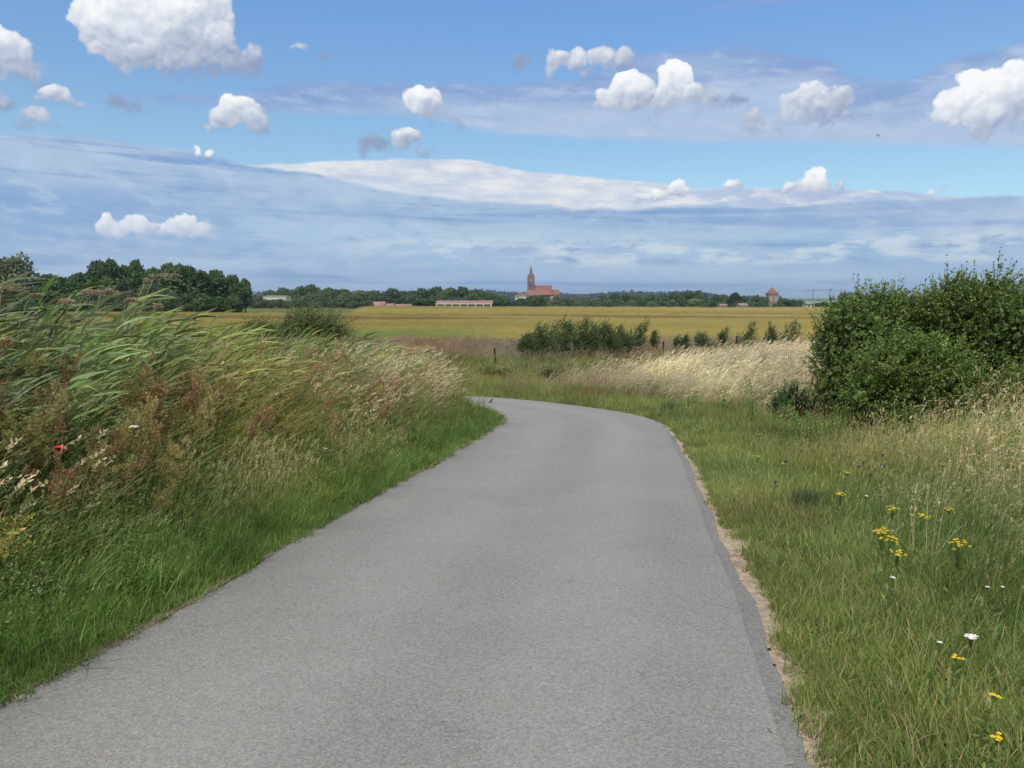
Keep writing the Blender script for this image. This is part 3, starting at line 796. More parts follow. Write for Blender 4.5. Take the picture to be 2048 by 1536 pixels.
# ---- clouds of plants
def build_plants():
    C = {k: make_sources(k, n, f, sd) for k, n, f, sd in (
        ('verge_grass', 6, f_short, 10), ('meadow_grass', 6, f_meadow, 30), ('tall_grass', 6, f_tallgreen, 50), ('pale_grass', 6, f_pale, 70),
        ('pink_grass', 5, f_pink, 90), ('sorrel', 6, f_sorrel, 110), ('reed', 6, f_reed, 130), ('herb', 6, f_herb, 150), ('broad_leaf', 5, f_broad, 170), ('white_flower', 4, f_small_flower, 190), ('seed_grass', 5, f_seed, 210), ('straw_grass', 6, f_straw, 230))}
    rs = np.random.RandomState(77)
    def tint(P, base=1.0, amp=.25, hue=1.0, seed=0):
        n = len(P); w1 = wob(P[:, 0], P[:, 1], .9, seed); w2 = wob(P[:, 0], P[:, 1], 2.3, seed + 9)
        b = base * (1 + amp * w2 + rs.normal(0, .10, n))
        t = np.stack([b * (1.02 + .15 * hue * w1), b * (1 + .03 * hue * w1), b * (1 - .04 * hue * w1)], 1)
        return np.clip(t, .15, 2.2)
    # -- short verge grass on both sides
    def dn(x, y, d):
        ragged = .05 * wob(x, y, 3.0)
        right = (d > .12 + ragged + .06 * wob(x, y, 6.0, 3) - .06 * smooth(y, 9, 14)) * (1 - .75 * smooth(d, 2.2, 4.5))
        bare = smooth(wob(x, y, 1.4, 3) , .45, .8) * (d < .7) * (d > 0)
        left = (d < -.02 + .5 * ragged) * (1 - .8 * smooth(-d, 1.2, 2.0))
        return (d != 0) * np.where(d > 0, right * (1 - .8 * bare), left) * (1 - .45 * smooth(y, 8, 16))
    P, d = sample(rs, 26000, -5, 7, 1.0, 9, dn)
    P2, d2 = sample(rs, 26000, -4, 12, 9, 30, dn)
    P = np.vstack([P, P2]); d = np.concatenate([d, d2])
    sc_ = rs.uniform(.75, 1.25, len(P)) * (.75 + .35 * smooth(np.abs(d), .1, .8)) * (1 + .5 * smooth(P[:, 1], 8, 16))
    t = tint(P, 1.0, .22, .4)
    t[d > 0] *= (.98, 1.0, .90)
    t[d < 0] *= (.68, .92, .66)
    dry = (d > 0) * smooth(wob(P[:, 0], P[:, 1], 1.2, 5), .1, .6)
    t = t * (1 + dry[:, None] * np.array([.22, .10, .14]))
    scatter('verge_grass', C['verge_grass'], 6, P, sc_, t, 1, label='short green and tan grass along both edges of the path', cat='grass')
    # -- meadow grass, right
    def dm(x, y, d):
        return np.where(d > 0, smooth(d, .55, 1.6) * (1 - .3 * smooth(d, 3, 6)), smooth(-d, .08, .45) * (1 - .9 * smooth(-d, 1.3, 2.2))) * (1 - .55 * smooth(y, 9, 18))
    P, d = sample(rs, 13000, -4.5, 7.5, 1.0, 10, dm)
    P2, d2 = sample(rs, 15000, -4, 17, 10, 30, dm)
    P = np.vstack([P, P2]); d = np.concatenate([d, d2])
    s_ = rs.uniform(.6, 1.1, len(P)) * (.5 + .6 * smooth(np.abs(d), .5, 2.2) + .25 * (d < 0)) * np.where(d > 0, 1 - .35 * smooth(P[:, 1], 8.5, 11), 1)
    t = tint(P, 1.08, .25, seed=4) * (.97, 1.01, .92); t[d < 0] *= (.78, .92, .80)
    scatter('meadow_grass', C['meadow_grass'], 6, P, s_, t, 2, spin=1.2, label='loose green meadow grass with seed heads beside the path', cat='grass')
    # -- valley floor beyond the bend
    def dv(x, y, d): return (np.abs(d) > .4) * 1.0
    P, d = sample(rs, 20000, -26, 42, 23, 64, dv)
    x, y = P[:, 0], P[:, 1]
    w = wob(x, y, .35, 2)
    s_ = rs.uniform(1.0, 1.8, len(P)) * (.55 + .5 * smooth(np.abs(d), .4, 2.5)) * (1 + .25 * w)
    t = tint(P, 1.0, .25, seed=2)
    t = t * lerp_col((1.25, 1.05, 1.1), (.72, .82, .75), .5 + .9 * w)
    scatter('valley_grass', C['meadow_grass'], 6, P, s_, t, 3, spin=1.2, label='rough green grass of the hollow beyond the bend', cat='grass')
    def dpk(x, y, d):
        a = smooth(y, 42, 49) * (1 - smooth(y, 62, 64.5))
        b = (d > .8) * smooth(wob(x, y, .5, 7), .0, .5) * .5 * (1 - smooth(x, 6, 10))
        return np.maximum(a, b)
    P, d = sample(rs, 14000, -26, 42, 22, 65, dpk)
    t = tint(P, .95, .2, seed=3)
    scatter('brown_grass', C['pink_grass'], 5, P, rs.uniform(.9, 1.5, len(P)) * (.75 + .25 * smooth(P[:, 1], 40, 55)), t, 4, spin=1.0, label='purplish brown seeding grass between the hollow and the grain field', cat='grass')
    # -- pale feather grass bank, right behind the bend, and at the right edge of the view
    def dp(x, y, d):
        a = smooth(d, 1.9, 3.4) * smooth(x - (.5 + .10 * (y - 22)), 0, 2.2) * smooth(y, 15.5, 18.5) * (1 - smooth(y, 23.5 + .45 * x, 28.5 + .45 * x))
        return a * (.75 + .25 * wob(x, y, 1.0))
    P, d = sample(rs, 21000, 0, 30, 15, 48, dp)
    t = tint(P, .92, .3, .3, seed=6)
    scatter('pale_grass', C['pale_grass'], 6, P, rs.uniform(.75, 1.1, len(P)) * (.66 + .34 * smooth(d, 3, 6)), t, 5, spin=.45, label='bleached feathery grass swaying on the slope left of the big bush', cat='grass')
    def dp2(x, y, d):
        return (d > 1.2) * (.14 * smooth(d, 1.0, 1.8) + (.5 + .5 * (1 - smooth(y, 7, 9))) * smooth(d, 1.7, 2.8)) * (1 - smooth(y, 12, 13.5)) * (1 - smooth(y, 8.5, 10) * (1 - smooth(x, 6.6, 8))) * np.clip(.55 + .5 * wob(x, y, 1.1, 2), .1, 1)
    P, d = sample(rs, 3800, 1.5, 10.5, 2.2, 13.5, dp2)
    scatter('straw_grass', C['straw_grass'], 6, P, rs.uniform(.65, 1.15, len(P)) * (.6 + .4 * smooth(d, 1.4, 3.2)), tint(P, 1.08, .2, .5, seed=8), 6, spin=1.6, label='tall green grass with arching bleached straws in front of the big bush', cat='grass')
    # -- left bank
    xb = (-11, .2)
    def lb(d0, d1, top=1.0):
        def f(x, y, d): return (d < 0) * smooth(-d, d0, d1) * top
        return f
    P, d = sample(rs, 15000, -16, 0, 1.5, 24, lb(.4, 1.3, .9))
    s_ = rs.uniform(.75, 1.15, len(P)) * (.42 + .71 * smooth(-d, .6, 2.5))
    t = tint(P, 1.05, .3, seed=12) * (1.12, 1.0, .9)
    scatter('tall_grass', C['tall_grass'], 6, P, s_, t, 7, spin=.5, label='tall wind-bent green grass on the left bank', cat='grass')
    def dr(x, y, d):
        return (d < 0) * smooth(-d, 1.7, 2.8) * np.clip(.6 + .75 * wob(x, y, .8, 1) + .3 * smooth(-d, 3, 5), .05, 1) * (1 - .55 * smooth(y, 12, 17))
    P, d = sample(rs, 8500, -17, 0, 2.5, 21, dr)
    s_ = rs.uniform(.7, 1.12, len(P)) * (.66 + .32 * smooth(-d, 1.8, 3.6)) * (1 - .12 * smooth(P[:, 1], 8, 13))
    t = tint(P, 1.15, .25, .6, seed=14) * (1.08, 1.0, 1.0)
    bl = rs.rand(len(P)) < .3; t[bl] *= (1.05, .98, 1.5)
    scatter('reeds', C['reed'], 6, P, s_, t, 8, spin=.5, label='green reeds bowed by the wind along the top of the left bank', cat='reeds')
    def ds(x, y, d):
        return (d < 0) * smooth(-d, .9, 1.5) * (1 - .6 * smooth(-d, 3.0, 4.2)) * np.clip(.30 + .9 * wob(x, y, 1.5, 6), .08, .75) * (1 - .6 * smooth(y, 11, 14))
    P, d = sample(rs, 3000, -10, 0, 2.0, 19, ds)
    s_ = rs.uniform(.8, 1.2, len(P)) * (.72 + .38 * smooth(-d, .9, 2.2))
    t = lerp_col((1.15, .88, .95), (.85, 1.2, .8), rs.rand(len(P)) ** .6) * rs.uniform(.7, 1.15, (len(P), 1))
    scatter('sorrel', C['sorrel'], 6, P, s_, t, 9, spin=.8, label='rust brown flowering sorrel among the grass of the left bank', cat='sorrel')
    def dh(x, y, d):
        return np.where(d < 0, smooth(-d, .12, .4) * (1 - .6 * smooth(-d, 1.6, 2.6)) * np.clip(.5 + wob(x, y, 1.2, 8), .1, 1), smooth(d, 1.5, 3) * .10)
    P, d = sample(rs, 9000, -6, 7, 2.0, 19, dh)
    scatter('leafy_weeds', C['herb'], 6, P, rs.uniform(.5, 1.1, len(P)) * (.5 + .6 * smooth(np.abs(d), .2, 1.2)), tint(P, 1.2, .25, seed=16), 10, label='leafy green weeds at the foot of the bank', cat='weeds')
    def db(x, y, d): return np.where(d < 0, (-d > .2) * (1 - smooth(-d, .6, 1.2)) * np.clip(.3 + .8 * wob(x, y, 1.5, 11), .05, 1), (d > .5) * .05)
    P, d = sample(rs, 5000, -5, 6, 2.0, 16, db)
    scatter('broad_weeds', C['broad_leaf'], 5, P, rs.uniform(.6, 1.6, len(P)), tint(P, 1.2, .2, seed=18), 11, label='low broad-leaved weeds at the edge of the path', cat='weeds')
    def dsd(x, y, d): return np.where(d < 0, smooth(-d, .3, .8) * (1 - smooth(-d, 1.7, 2.4)) * np.clip(.45 + .6 * wob(x, y, 1.3, 14), .05, 1) * (1 - .5 * smooth(y, 7, 12)), smooth(d, 1.2, 2.5) * .22 * np.clip(.4 + wob(x, y, .9, 3), 0, 1))
    P, d = sample(rs, 5200, -6, 8, 1.6, 15, dsd)
    scatter('seeding_grass', C['seed_grass'], 5, P, rs.uniform(.7, 1.15, len(P)), tint(P, 1.0, .2, .5, seed=23), 14, spin=1.0, label='slender cream-headed grasses in the lower bank and the meadow', cat='grass')
    # pale seed-head tufts on the bank crest near the bend
    def dc(x, y, d): return (d < 0) * (smooth(-d, .7, 1.5) * smooth(y, 9.5, 13) * np.clip(.75 + .5 * wob(x, y, 1.1, 4), .2, 1) + smooth(-d, .9, 1.6) * .05)
    P, d = sample(rs, 3000, -12, 0, 2.5, 22.5, dc)
    scatter('bank_feather_grass', C['pale_grass'], 6, P, rs.uniform(.8, 1.2, len(P)) * (.66 + .36 * smooth(-d, .8, 2.0)), tint(P, .9, .2, .3, seed=19), 12, spin=.4, label='pale seeding grass on the bank crest near the bend', cat='grass')
    def dw(x, y, d): return (d > 1.0) * np.clip(.3 + wob(x, y, 1.3, 2), 0, 1) + (d < -.5) * (d > -1.3) * .25
    P, d = sample(rs, 380, -4, 7, 2.5, 13, dw)
    scatter('small_white_flowers', C['white_flower'], 4, P, rs.uniform(.7, 1.1, len(P)), np.ones((len(P), 3)), 13, label='tiny whitish meadow flowers in the grass', cat='flowers')
build_plants()

# ------------------------------------------------------------------ grain field
def field_far(x, y):
    """True inside the field"""
    px = 1024 + x / np.maximum(y, 1) * FPX
    lim = 212 + (348 - 212) * smooth(px, 690, 745) + 4 * np.sin(x / 23)
    return (y < lim) & (x > -150) & (x < 215)
def make_field():
    xs = np.arange(-152, 216, 2.0); ys = np.arange(63, 356, 2.0)
    X, Y = np.meshgrid(xs, ys); Z = gz(X, Y) + .42
    V = np.stack([X, Y, Z], -1).reshape(-1, 3); nx = len(xs)
    i = np.arange((len(ys) - 1) * (nx - 1)); b = i // (nx - 1) * nx + i % (nx - 1)
    F = np.stack([b, b + 1, b + nx + 1, b + nx], 1)
    F = F[field_far(V[F[:, 0], 0], V[F[:, 0], 1])]
    m, g, p = new_mat('ripening_grain')
    P = pos(g)
    n1 = g.noise(g.v('MULTIPLY', P, (.35, 1, 0)), .035, 5, .6); n2 = g.noise(g.v('MULTIPLY', P, (.5, 1, 0)), .25, 5, .65); n3 = g.noise(g.v('MULTIPLY', P, (1, 1, 0)), 2.2, 3, .6)
    y = g.sep(P)[1]
    c = g.mix(g.rng(n2, .3, .7), (.33, .31, .125), (.29, .285, .115))
    c = g.mix(g.rng(n1, .52, .60, 0, .9), c, (.27, .18, .085))
    c = g.mix(g.rng(n1, .44, .36, 0, .6), c, (.24, .27, .085))
    c = g.mix(g.rng(n3, .3, .7, 0, .45), c, (.25, .21, .07))
    g.put(p.inputs['Base Color'], c); p.inputs['Roughness'].default_value = .95; p.inputs['Specular IOR Level'].default_value = .1
    b_ = g.n('ShaderNodeBump'); b_.inputs['Strength'].default_value = 1; b_.inputs['Distance'].default_value = .3
    g.put(b_.inputs['Height'], g.m('ADD', n3, n2)); g.put(p.inputs['Normal'], b_.outputs[0])
    prop(obj('field', mesh_np('field', V, F, m, smoothf=True)), kind='structure')
    # standing ears over it
    def f_crop(rs):
        return [blades(rs, 70, 1.1, .2, .5, .03, .25, .2, 2, (.35, .325, .135), .2), heads(rs, disc(rs, 40, 1.1) + [0, 0, .35], unit(np.tile([.5, 0, .8], (40, 1)) + rs.normal(0, .1, (40, 3))), np.full(40, .12), .03, 5, (.42, .36, .15), .05)]
    C = make_sources('grain_patch', 5, f_crop, 400)
    rs = np.random.RandomState(9)
    n = 60000; yy = 63 + (350 - 63) * rs.rand(n) ** 1.25; xx = rs.uniform(-.75, .75, n) * yy
    k = field_far(xx, yy) & (xx > -148); xx, yy = xx[k], yy[k]
    P_ = np.stack([xx, yy, gz(xx, yy) + .42], 1)
    w1 = wob(xx * .35, yy, .035, 3); w2 = wob(xx * .5, yy, .12, 5)
    t = lerp_col((1.04, 1.0, .95), (.66, .55, .72), 1.5 * smooth(w1 + .3 * w2, .12, .42)) * (1 + .12 * w2 + rs.normal(0, .07, len(xx)))[:, None]
    gr = smooth(yy, 120, 66) * smooth(xx, 3, -10) * smooth(w2, -.3, .2) * .9; t = t * (1 - gr[:, None]) + gr[:, None] * np.array([.58, .86, .72])
    scatter('grain', C, 5, P_, rs.uniform(.8, 1.25, len(xx)), np.clip(t, .2, 2), 21, spin=1.0, label='golden green ripening grain covering the wide field', cat='grain')
make_field()

# ------------------------------------------------------------------ woody plants
def rand_on(rs, n, lobes):
    """points in ellipsoid lobes: centre + outward dir, weighted by surface"""
    L = np.array(lobes, float); w = (L[:, 3] * L[:, 5]); w /= w.sum()
    k = rs.choice(len(L), n, p=w); u = rdir(rs, n)
    return L[k, :3], L[k, 3:6], u
def crown(rs, lobes, n, size, col, inner=.62, flat=.5, var=.22, wind=.25):
    c, r, u = rand_on(rs, n, lobes)
    f = inner + (1.06 - inner) * rs.rand(n, 1) ** .6
    P = c + u * r * f
    N_ = unit(u + rs.normal(0, flat, (n, 3)))
    D = unit(np.cross(N_, rdir(rs, n)) + np.array([wind, 0, .15]))
    L = size * rs.uniform(.5, 1.5, n)
    return rhombs(P, D, N_, L, L * rs.uniform(.5, .9, n), cvar(rs, n, col, var, .06), .15)
def sprays(rs, lobes, n, tl, k, leaf, wid_, col, wind=.3, inner=.45, var=.2, up=.5, twig=(.05, .04, .025)):
    """leafy shoots: n twigs each with k leaves"""
    c, r, u = rand_on(rs, n, lobes)
    P = c + u * r * (inner + (1 - inner) * rs.rand(n, 1) ** .5)
    D = unit(u * .8 + np.array([wind, 0, up]) + rs.normal(0, .3, (n, 3)))
    L = tl * rs.uniform(.5, 1.3, n)
    t = np.linspace(.05, 1, k)[None, :, None] + rs.normal(0, .03, (n, k, 1))
    B = (P[:, None] + D[:, None] * (L[:, None, None] * t)).reshape(-1, 3); m = n * k
    ld = unit(np.repeat(D, k, 0) * .55 + rdir(rs, m) * .9 + np.array([wind * .6, 0, .1]))
    Nn = unit(np.stack([rs.normal(0, .6, m), rs.normal(0, .6, m), np.ones(m)], 1))
    l = leaf * rs.uniform(.6, 1.3, m) * (1.1 - .4 * t.reshape(-1))
    lc = np.repeat(cvar(rs, n, col, var * .6, .05), k, 0)
    leaves = rhombs(B, ld, Nn, l, l * wid_ * rs.uniform(.8, 1.2, m), cvar(rs, m, lc, var, .05), .2)
    tw = strips(P - D * (L * .4)[:, None], D, np.zeros((n, 3)), L * 1.35, np.full(n, .008 + tl * .01), unit(np.cross(D, rdir(rs, n))), 1, cvar(rs, n, twig, .2), .3, 0)
    return leaves, tw
def limbs(rs, base, lobes, r0, extra=0, r1=.3):
    mb = MB(); base = np.array(base, float)
    for i, l in enumerate(lobes):
        c = np.array(l[:3]); b = base + np.append(rs.normal(0, r0 * 1.2, 2), 0)
        mid = b * .5 + c * .5 + np.array([rs.normal(0, .06), rs.normal(0, .06), -.08]) * np.linalg.norm(c - b)
        mb.tube([b, mid, c], [r0 * .55, r0 * .35, r0 * .15], 5)
    return mb

def tree_mesh(i, kind, tone=None):
    rs = np.random.RandomState(900 + i)
    lobes = []
    if kind == 'oak':
        H = 10; 
        for _ in range(15):
            a = rs.rand() * 6.283; q = rs.rand() ** .5; z = rs.uniform(2.6, 8.6); env = 3.9 * math.sin(min(1, (z - .6) / 9.2) * PI) ** .6
            R_ = rs.uniform(1.1, 1.9); lobes.append((math.cos(a) * env * q * .75, math.sin(a) * env * q * .75, z, R_ * 1.1, R_ * 1.1, R_ * .85))
        lobes.append((0, 0, 5.2, 3.0, 3.0, 3.6)); col = (.062, .105, .042); n = 5600; sz = .62
    elif kind == 'poplar':
        for _ in range(13):
            z = rs.uniform(2, 9.0); env = 2.3 * (1 - abs(z - 4.5) / 7.0); a = rs.rand() * 6.283; q = rs.rand()
            lobes.append((math.cos(a) * env * q + .05 * z, math.sin(a) * env * q, z, rs.uniform(.8, 1.25), rs.uniform(.8, 1.25), rs.uniform(1.1, 1.9)))
        lobes.append((.3, 0, 4.6, 1.9, 1.9, 4.0)); col = (.062, .105, .042); n = 4600; sz = .55
    elif kind == 'willow':
        for _ in range(16):
            a = rs.rand() * 6.283; q = rs.rand() ** .5; z = rs.uniform(1.2, 8.2); env = 4.6 * math.sqrt(max(.1, 1 - (z / 10.5) ** 2))
            R_ = rs.uniform(1.2, 2.0); lobes.append((math.cos(a) * env * q * .8, math.sin(a) * env * q * .8, z, R_, R_, R_))
        lobes.append((0, 0, 4, 3.8, 3.8, 4.2)); col = (.115, .15, .09); n = 6000; sz = .5
    col = tone or col
    V, F, Cc = join([crown(rs, lobes, n, sz, col)])
    cm = mesh_np('crown_' + kind, V, F, M['far_leaf'], col=Cc)
    mb = MB().tube([(0, 0, -1.5), (.05, 0, 2), (.1, 0, 6)], [.32, .26, .1], 7)
    for l in lobes[:6]: mb.tube([(.05, 0, 2.2), (l[0] * .5, l[1] * .5, (2.2 + l[2]) / 2), l[:3]], [.14, .09, .04], 5)
    tm = bpy.data.meshes.new('trunk'); tm.from_pydata(mb.V, [], mb.F); tm.materials.append(M['bark'])
    return cm, tm
TREES = {'oak': [tree_mesh(i, 'oak') for i in range(4)], 'poplar': [tree_mesh(10 + i, 'poplar') for i in range(3)], 'willow': [tree_mesh(20 + i, 'willow') for i in range(3)]}
TREES['copper'] = [tree_mesh(2, 'oak', (.062, .058, .038))]; TREES['fresh'] = [tree_mesh(21, 'willow', (.15, .215, .085))]
HALF = {'copper': 4.6, 'fresh': 5.4, 'oak': 4.6, 'poplar': 3.2, 'willow': 5.4}
_tr = random.Random(4)
TNAME = {'copper': 'broadleaf_tree', 'fresh': 'willow_tree', 'oak': 'broadleaf_tree', 'poplar': 'poplar_tree', 'willow': 'willow_tree'}
def tree(kind, px, top, wpx, Y, label, group, sunk=0.0):
    cm, tm = _tr.choice(TREES[kind])
    x = wx(px, Y); zb = gz1(x, Y) - sunk; zt = zy(top, Y)
    H = (zt - zb) / 9.9; Wd = (wpx / FPX * Y / 2) / HALF[kind]
    o = empty(TNAME[kind], (x, Y, zb), _tr.uniform(0, 6.28)); o.scale = (Wd, Wd * _tr.uniform(.85, 1.1), H)
    prop(o, label, 'tree', group)
    obj('crown', cm, o); obj('trunk', tm, o)
    return o
ORD = ['leftmost', 'second from the left', 'third from the left', 'fourth from the left', 'fifth from the left', 'sixth from the left', 'seventh from the left', 'eighth from the left', 'ninth from the left', 'tenth from the left', 'eleventh from the left', 'twelfth from the left', 'thirteenth from the left', 'fourteenth from the left', 'fifteenth from the left', 'sixteenth from the left', 'seventeenth from the left']
def T(kind, Y, label, group, L, sunk=0):
    """a row of trees; each named by its place in the row"""
    L = sorted(L)
    for i, (px, top, w) in enumerate(L):
        lab = label
        if len(L) > 1: lab = '%s, %s' % (label, 'rightmost' if i == len(L) - 1 else ORD[i])
        tree(kind, px, top, w, Y + _tr.uniform(-9, 9) * Y / 300, lab, group, sunk)
g1 = 'trees of the wood on the left horizon'
T('oak', 240, 'tall ragged tree forming the skyline of the left wood', g1, [(130,548,76),(168,540,78),(203,513,62),(226,519,56),(258,524,64),(274,520,56),(308,532,72),(338,527,66),(362,524,66),(385,528,66),(410,537,64),(434,533,52),(462,549,60),(494,552,42)])
T('poplar', 232, 'lower dark tree inside the left wood', g1, [(186,545,84),(240,548,88),(300,548,88),(350,545,88),(400,548,88),(448,560,78),(480,566,62)])
T('willow', 150, 'big grey-green tree, tallest at the left edge of the photo', None, [(40,499,124)])
T('poplar', 185, 'dark tree cut off by the left edge of the photo beside the big grey-green tree', None, [(-22,512,60)])
T('oak', 150, 'very dark green round tree right of the big grey-green tree', None, [(112,549,104)])
T('oak', 150, 'low dark tree below the big grey-green tree at the left', None, [(62,592,70)])
gw = 'willows at the foot of the left wood'
T('willow', 212, 'grey-green bushy willow in front of the left wood', gw, [(178,574,56),(222,573,54),(262,577,50),(300,562,60),(340,572,56)])
T('willow', 208, 'low grey-green willow under the taller willows of the left wood', gw, [(196,600,50),(280,600,54)])
gl = 'low dark trees at the field edge on the left'
T('oak', 214, 'dark rounded tree at the right foot of the left wood', gl, [(375,588,52),(408,590,50),(440,592,50),(470,590,50)])
T('oak', 209, 'lowest dark rounded tree at the field edge under the left wood', gl, [(388,604,40),(425,606,40),(160,600,60),(240,604,52),(320,604,50)])
g2 = 'grey-green willows left of the red-roofed sheds'
T('willow', 333, 'taller grey-green round willow left of the pink-roofed sheds', g2, [(510,586,46),(606,588,38),(640,586,38),(690,585,40),(724,581,46)])
T('willow', 327, 'low grey-green willow at the field edge left of the sheds', g2, [(532,597,34),(548,597,34),(566,597.5,34),(580,600,30),(600,603,30),(636,603,30),(668,599,32),(706,603,34),(742,600,22)])
g3 = 'dark wood behind the long barn'
T('oak', 575, 'round-crowned skyline tree of the dark wood behind the barn', g3, [(548,578,50),(575,575,54),(604,570,58),(634,569,58),(664,573,54),(692,574,56),(722,577,54),(752,577,56),(782,577,54),(812,578,54),(840,576,54),(868,573,56),(898,573,56),(926,574,54),(950,577,46),(972,582,38)], 3)
T('oak', 555, 'lower round tree of the dark wood behind the barn', g3, [(590,588,50),(620,592,50),(650,588,54),(680,592,50),(710,588,54),(740,591,50),(770,590,54),(800,592,54),(828,591,50),(880,588,54),(908,591,50),(935,588,54),(962,592,40)], 3)
T('oak', 360, 'dark round tree standing alone between the sheds and the long barn', None, [(851,595,58)])
g4 = 'trees in front of the church'
T('oak', 480, 'upper dark green tree of the belt below the church', g4, [(990,585,36),(1010,591,32),(1040,594,30),(1066,589,48),(1088,593,34),(1108,592,32)], 2)
T('oak', 465, 'lower dark green tree of the belt below the church', g4, [(968,601,32),(990,600,34),(1015,598,34),(1036,600,30),(1092,600,34)], 2)
T('willow', 460, 'greyish green tree in the belt right of the church', 'greyish trees right of the church', [(1105,598,38),(1128,593,38),(1150,592,38),(1172,591,38),(1194,594,38),(1160,601,36),(1215,598,34),(1260,600,34),(1305,600,34),(1345,598,34)], 2)
g5 = 'dark trees between church and gate tower'
T('oak', 545, 'skyline tree of the dark belt between church and gate tower', g5, [(1205,587,36),(1228,585,38),(1248,583,38),(1276,587,36),(1298,587,36),(1320,588,36),(1342,585,36),(1360,582,34),(1374,578,36),(1398,581,42),(1428,587,36),(1450,589,36),(1488,590,36),(1510,591,34),(1524,593,28)], 3)
T('oak', 525, 'lower tree of the dark belt between church and gate tower', g5, [(1215,596,36),(1240,597,36),(1285,598,36),(1325,599,36),(1370,597,36),(1415,600,36),(1440,600,34),(1475,600,34),(1500,600,34),(1520,601,26)], 3)
T('copper', 520, 'reddish dark tree standing a little higher left of the gate tower', None, [(1468,583,30)], 3)
T('fresh', 420, 'light green round willow at the field edge left of the gate tower', None, [(1388,597,42)], 1)
T('oak', 500, 'dark tree on the horizon right of the gate tower', 'dark trees right of the gate tower', [(1548,606,24),(1562,594,36),(1584,597,30),(1600,600,28),(1626,606,24),(1644,603,28),(1668,602,28)], 3)
T('oak', 420, 'dark horizon tree glimpsed behind the big bush', 'trees behind the big bush', [(1700,592,34),(1732,588,40),(1768,600,36),(1808,596,44),(1850,600,40)], 2)

# far wooded ridge seen past the belt
def far_wood():
    rs = np.random.RandomState(3); P = []
    n = 2600; x = rs.uniform(-1900, 2600, n); y = 2500 + rs.rand(n) * 500
    px = 1024 + x / y * FPX
    k = (px < 1560) | (px > 1680); x, y = x[k], y[k]; px = px[k]
    top = 584.5 + 3 * np.sin(px / 57) + 2.0 * np.sin(px / 23 + 1) + 6 * smooth(px, 1250, 1550)
    zt = EYE + y * np.tan(np.arctan((768 - top) / FPX) - PITCH)
    c = []
    for xx, yy, zz in zip(x, y, zt):
        m = rs.randint(18, 26); u = rdir(rs, m); r = 12.0; z0 = zz - 9 - rs.rand() * 16
        c.append(np.array([xx, yy, z0]) + u * [r, r, 9])
    P = np.concatenate(c); n = len(P); N_ = rdir(rs, n); N_[:, 1] = -abs(N_[:, 1]); N_ = unit(N_)
    V, F, C = rhombs(P, unit(np.cross(N_, rdir(rs, n))), N_, np.full(n, 9.0), np.full(n, 8.0), cvar(rs, n, (.03, .055, .03), .25), .2)
    prop(obj('far_wood', mesh_np('far_wood', V, F, M['far_leaf'], col=C)), 'bluish wooded ridge along the horizon behind the church', 'wood', None, 'stuff')
far_wood()

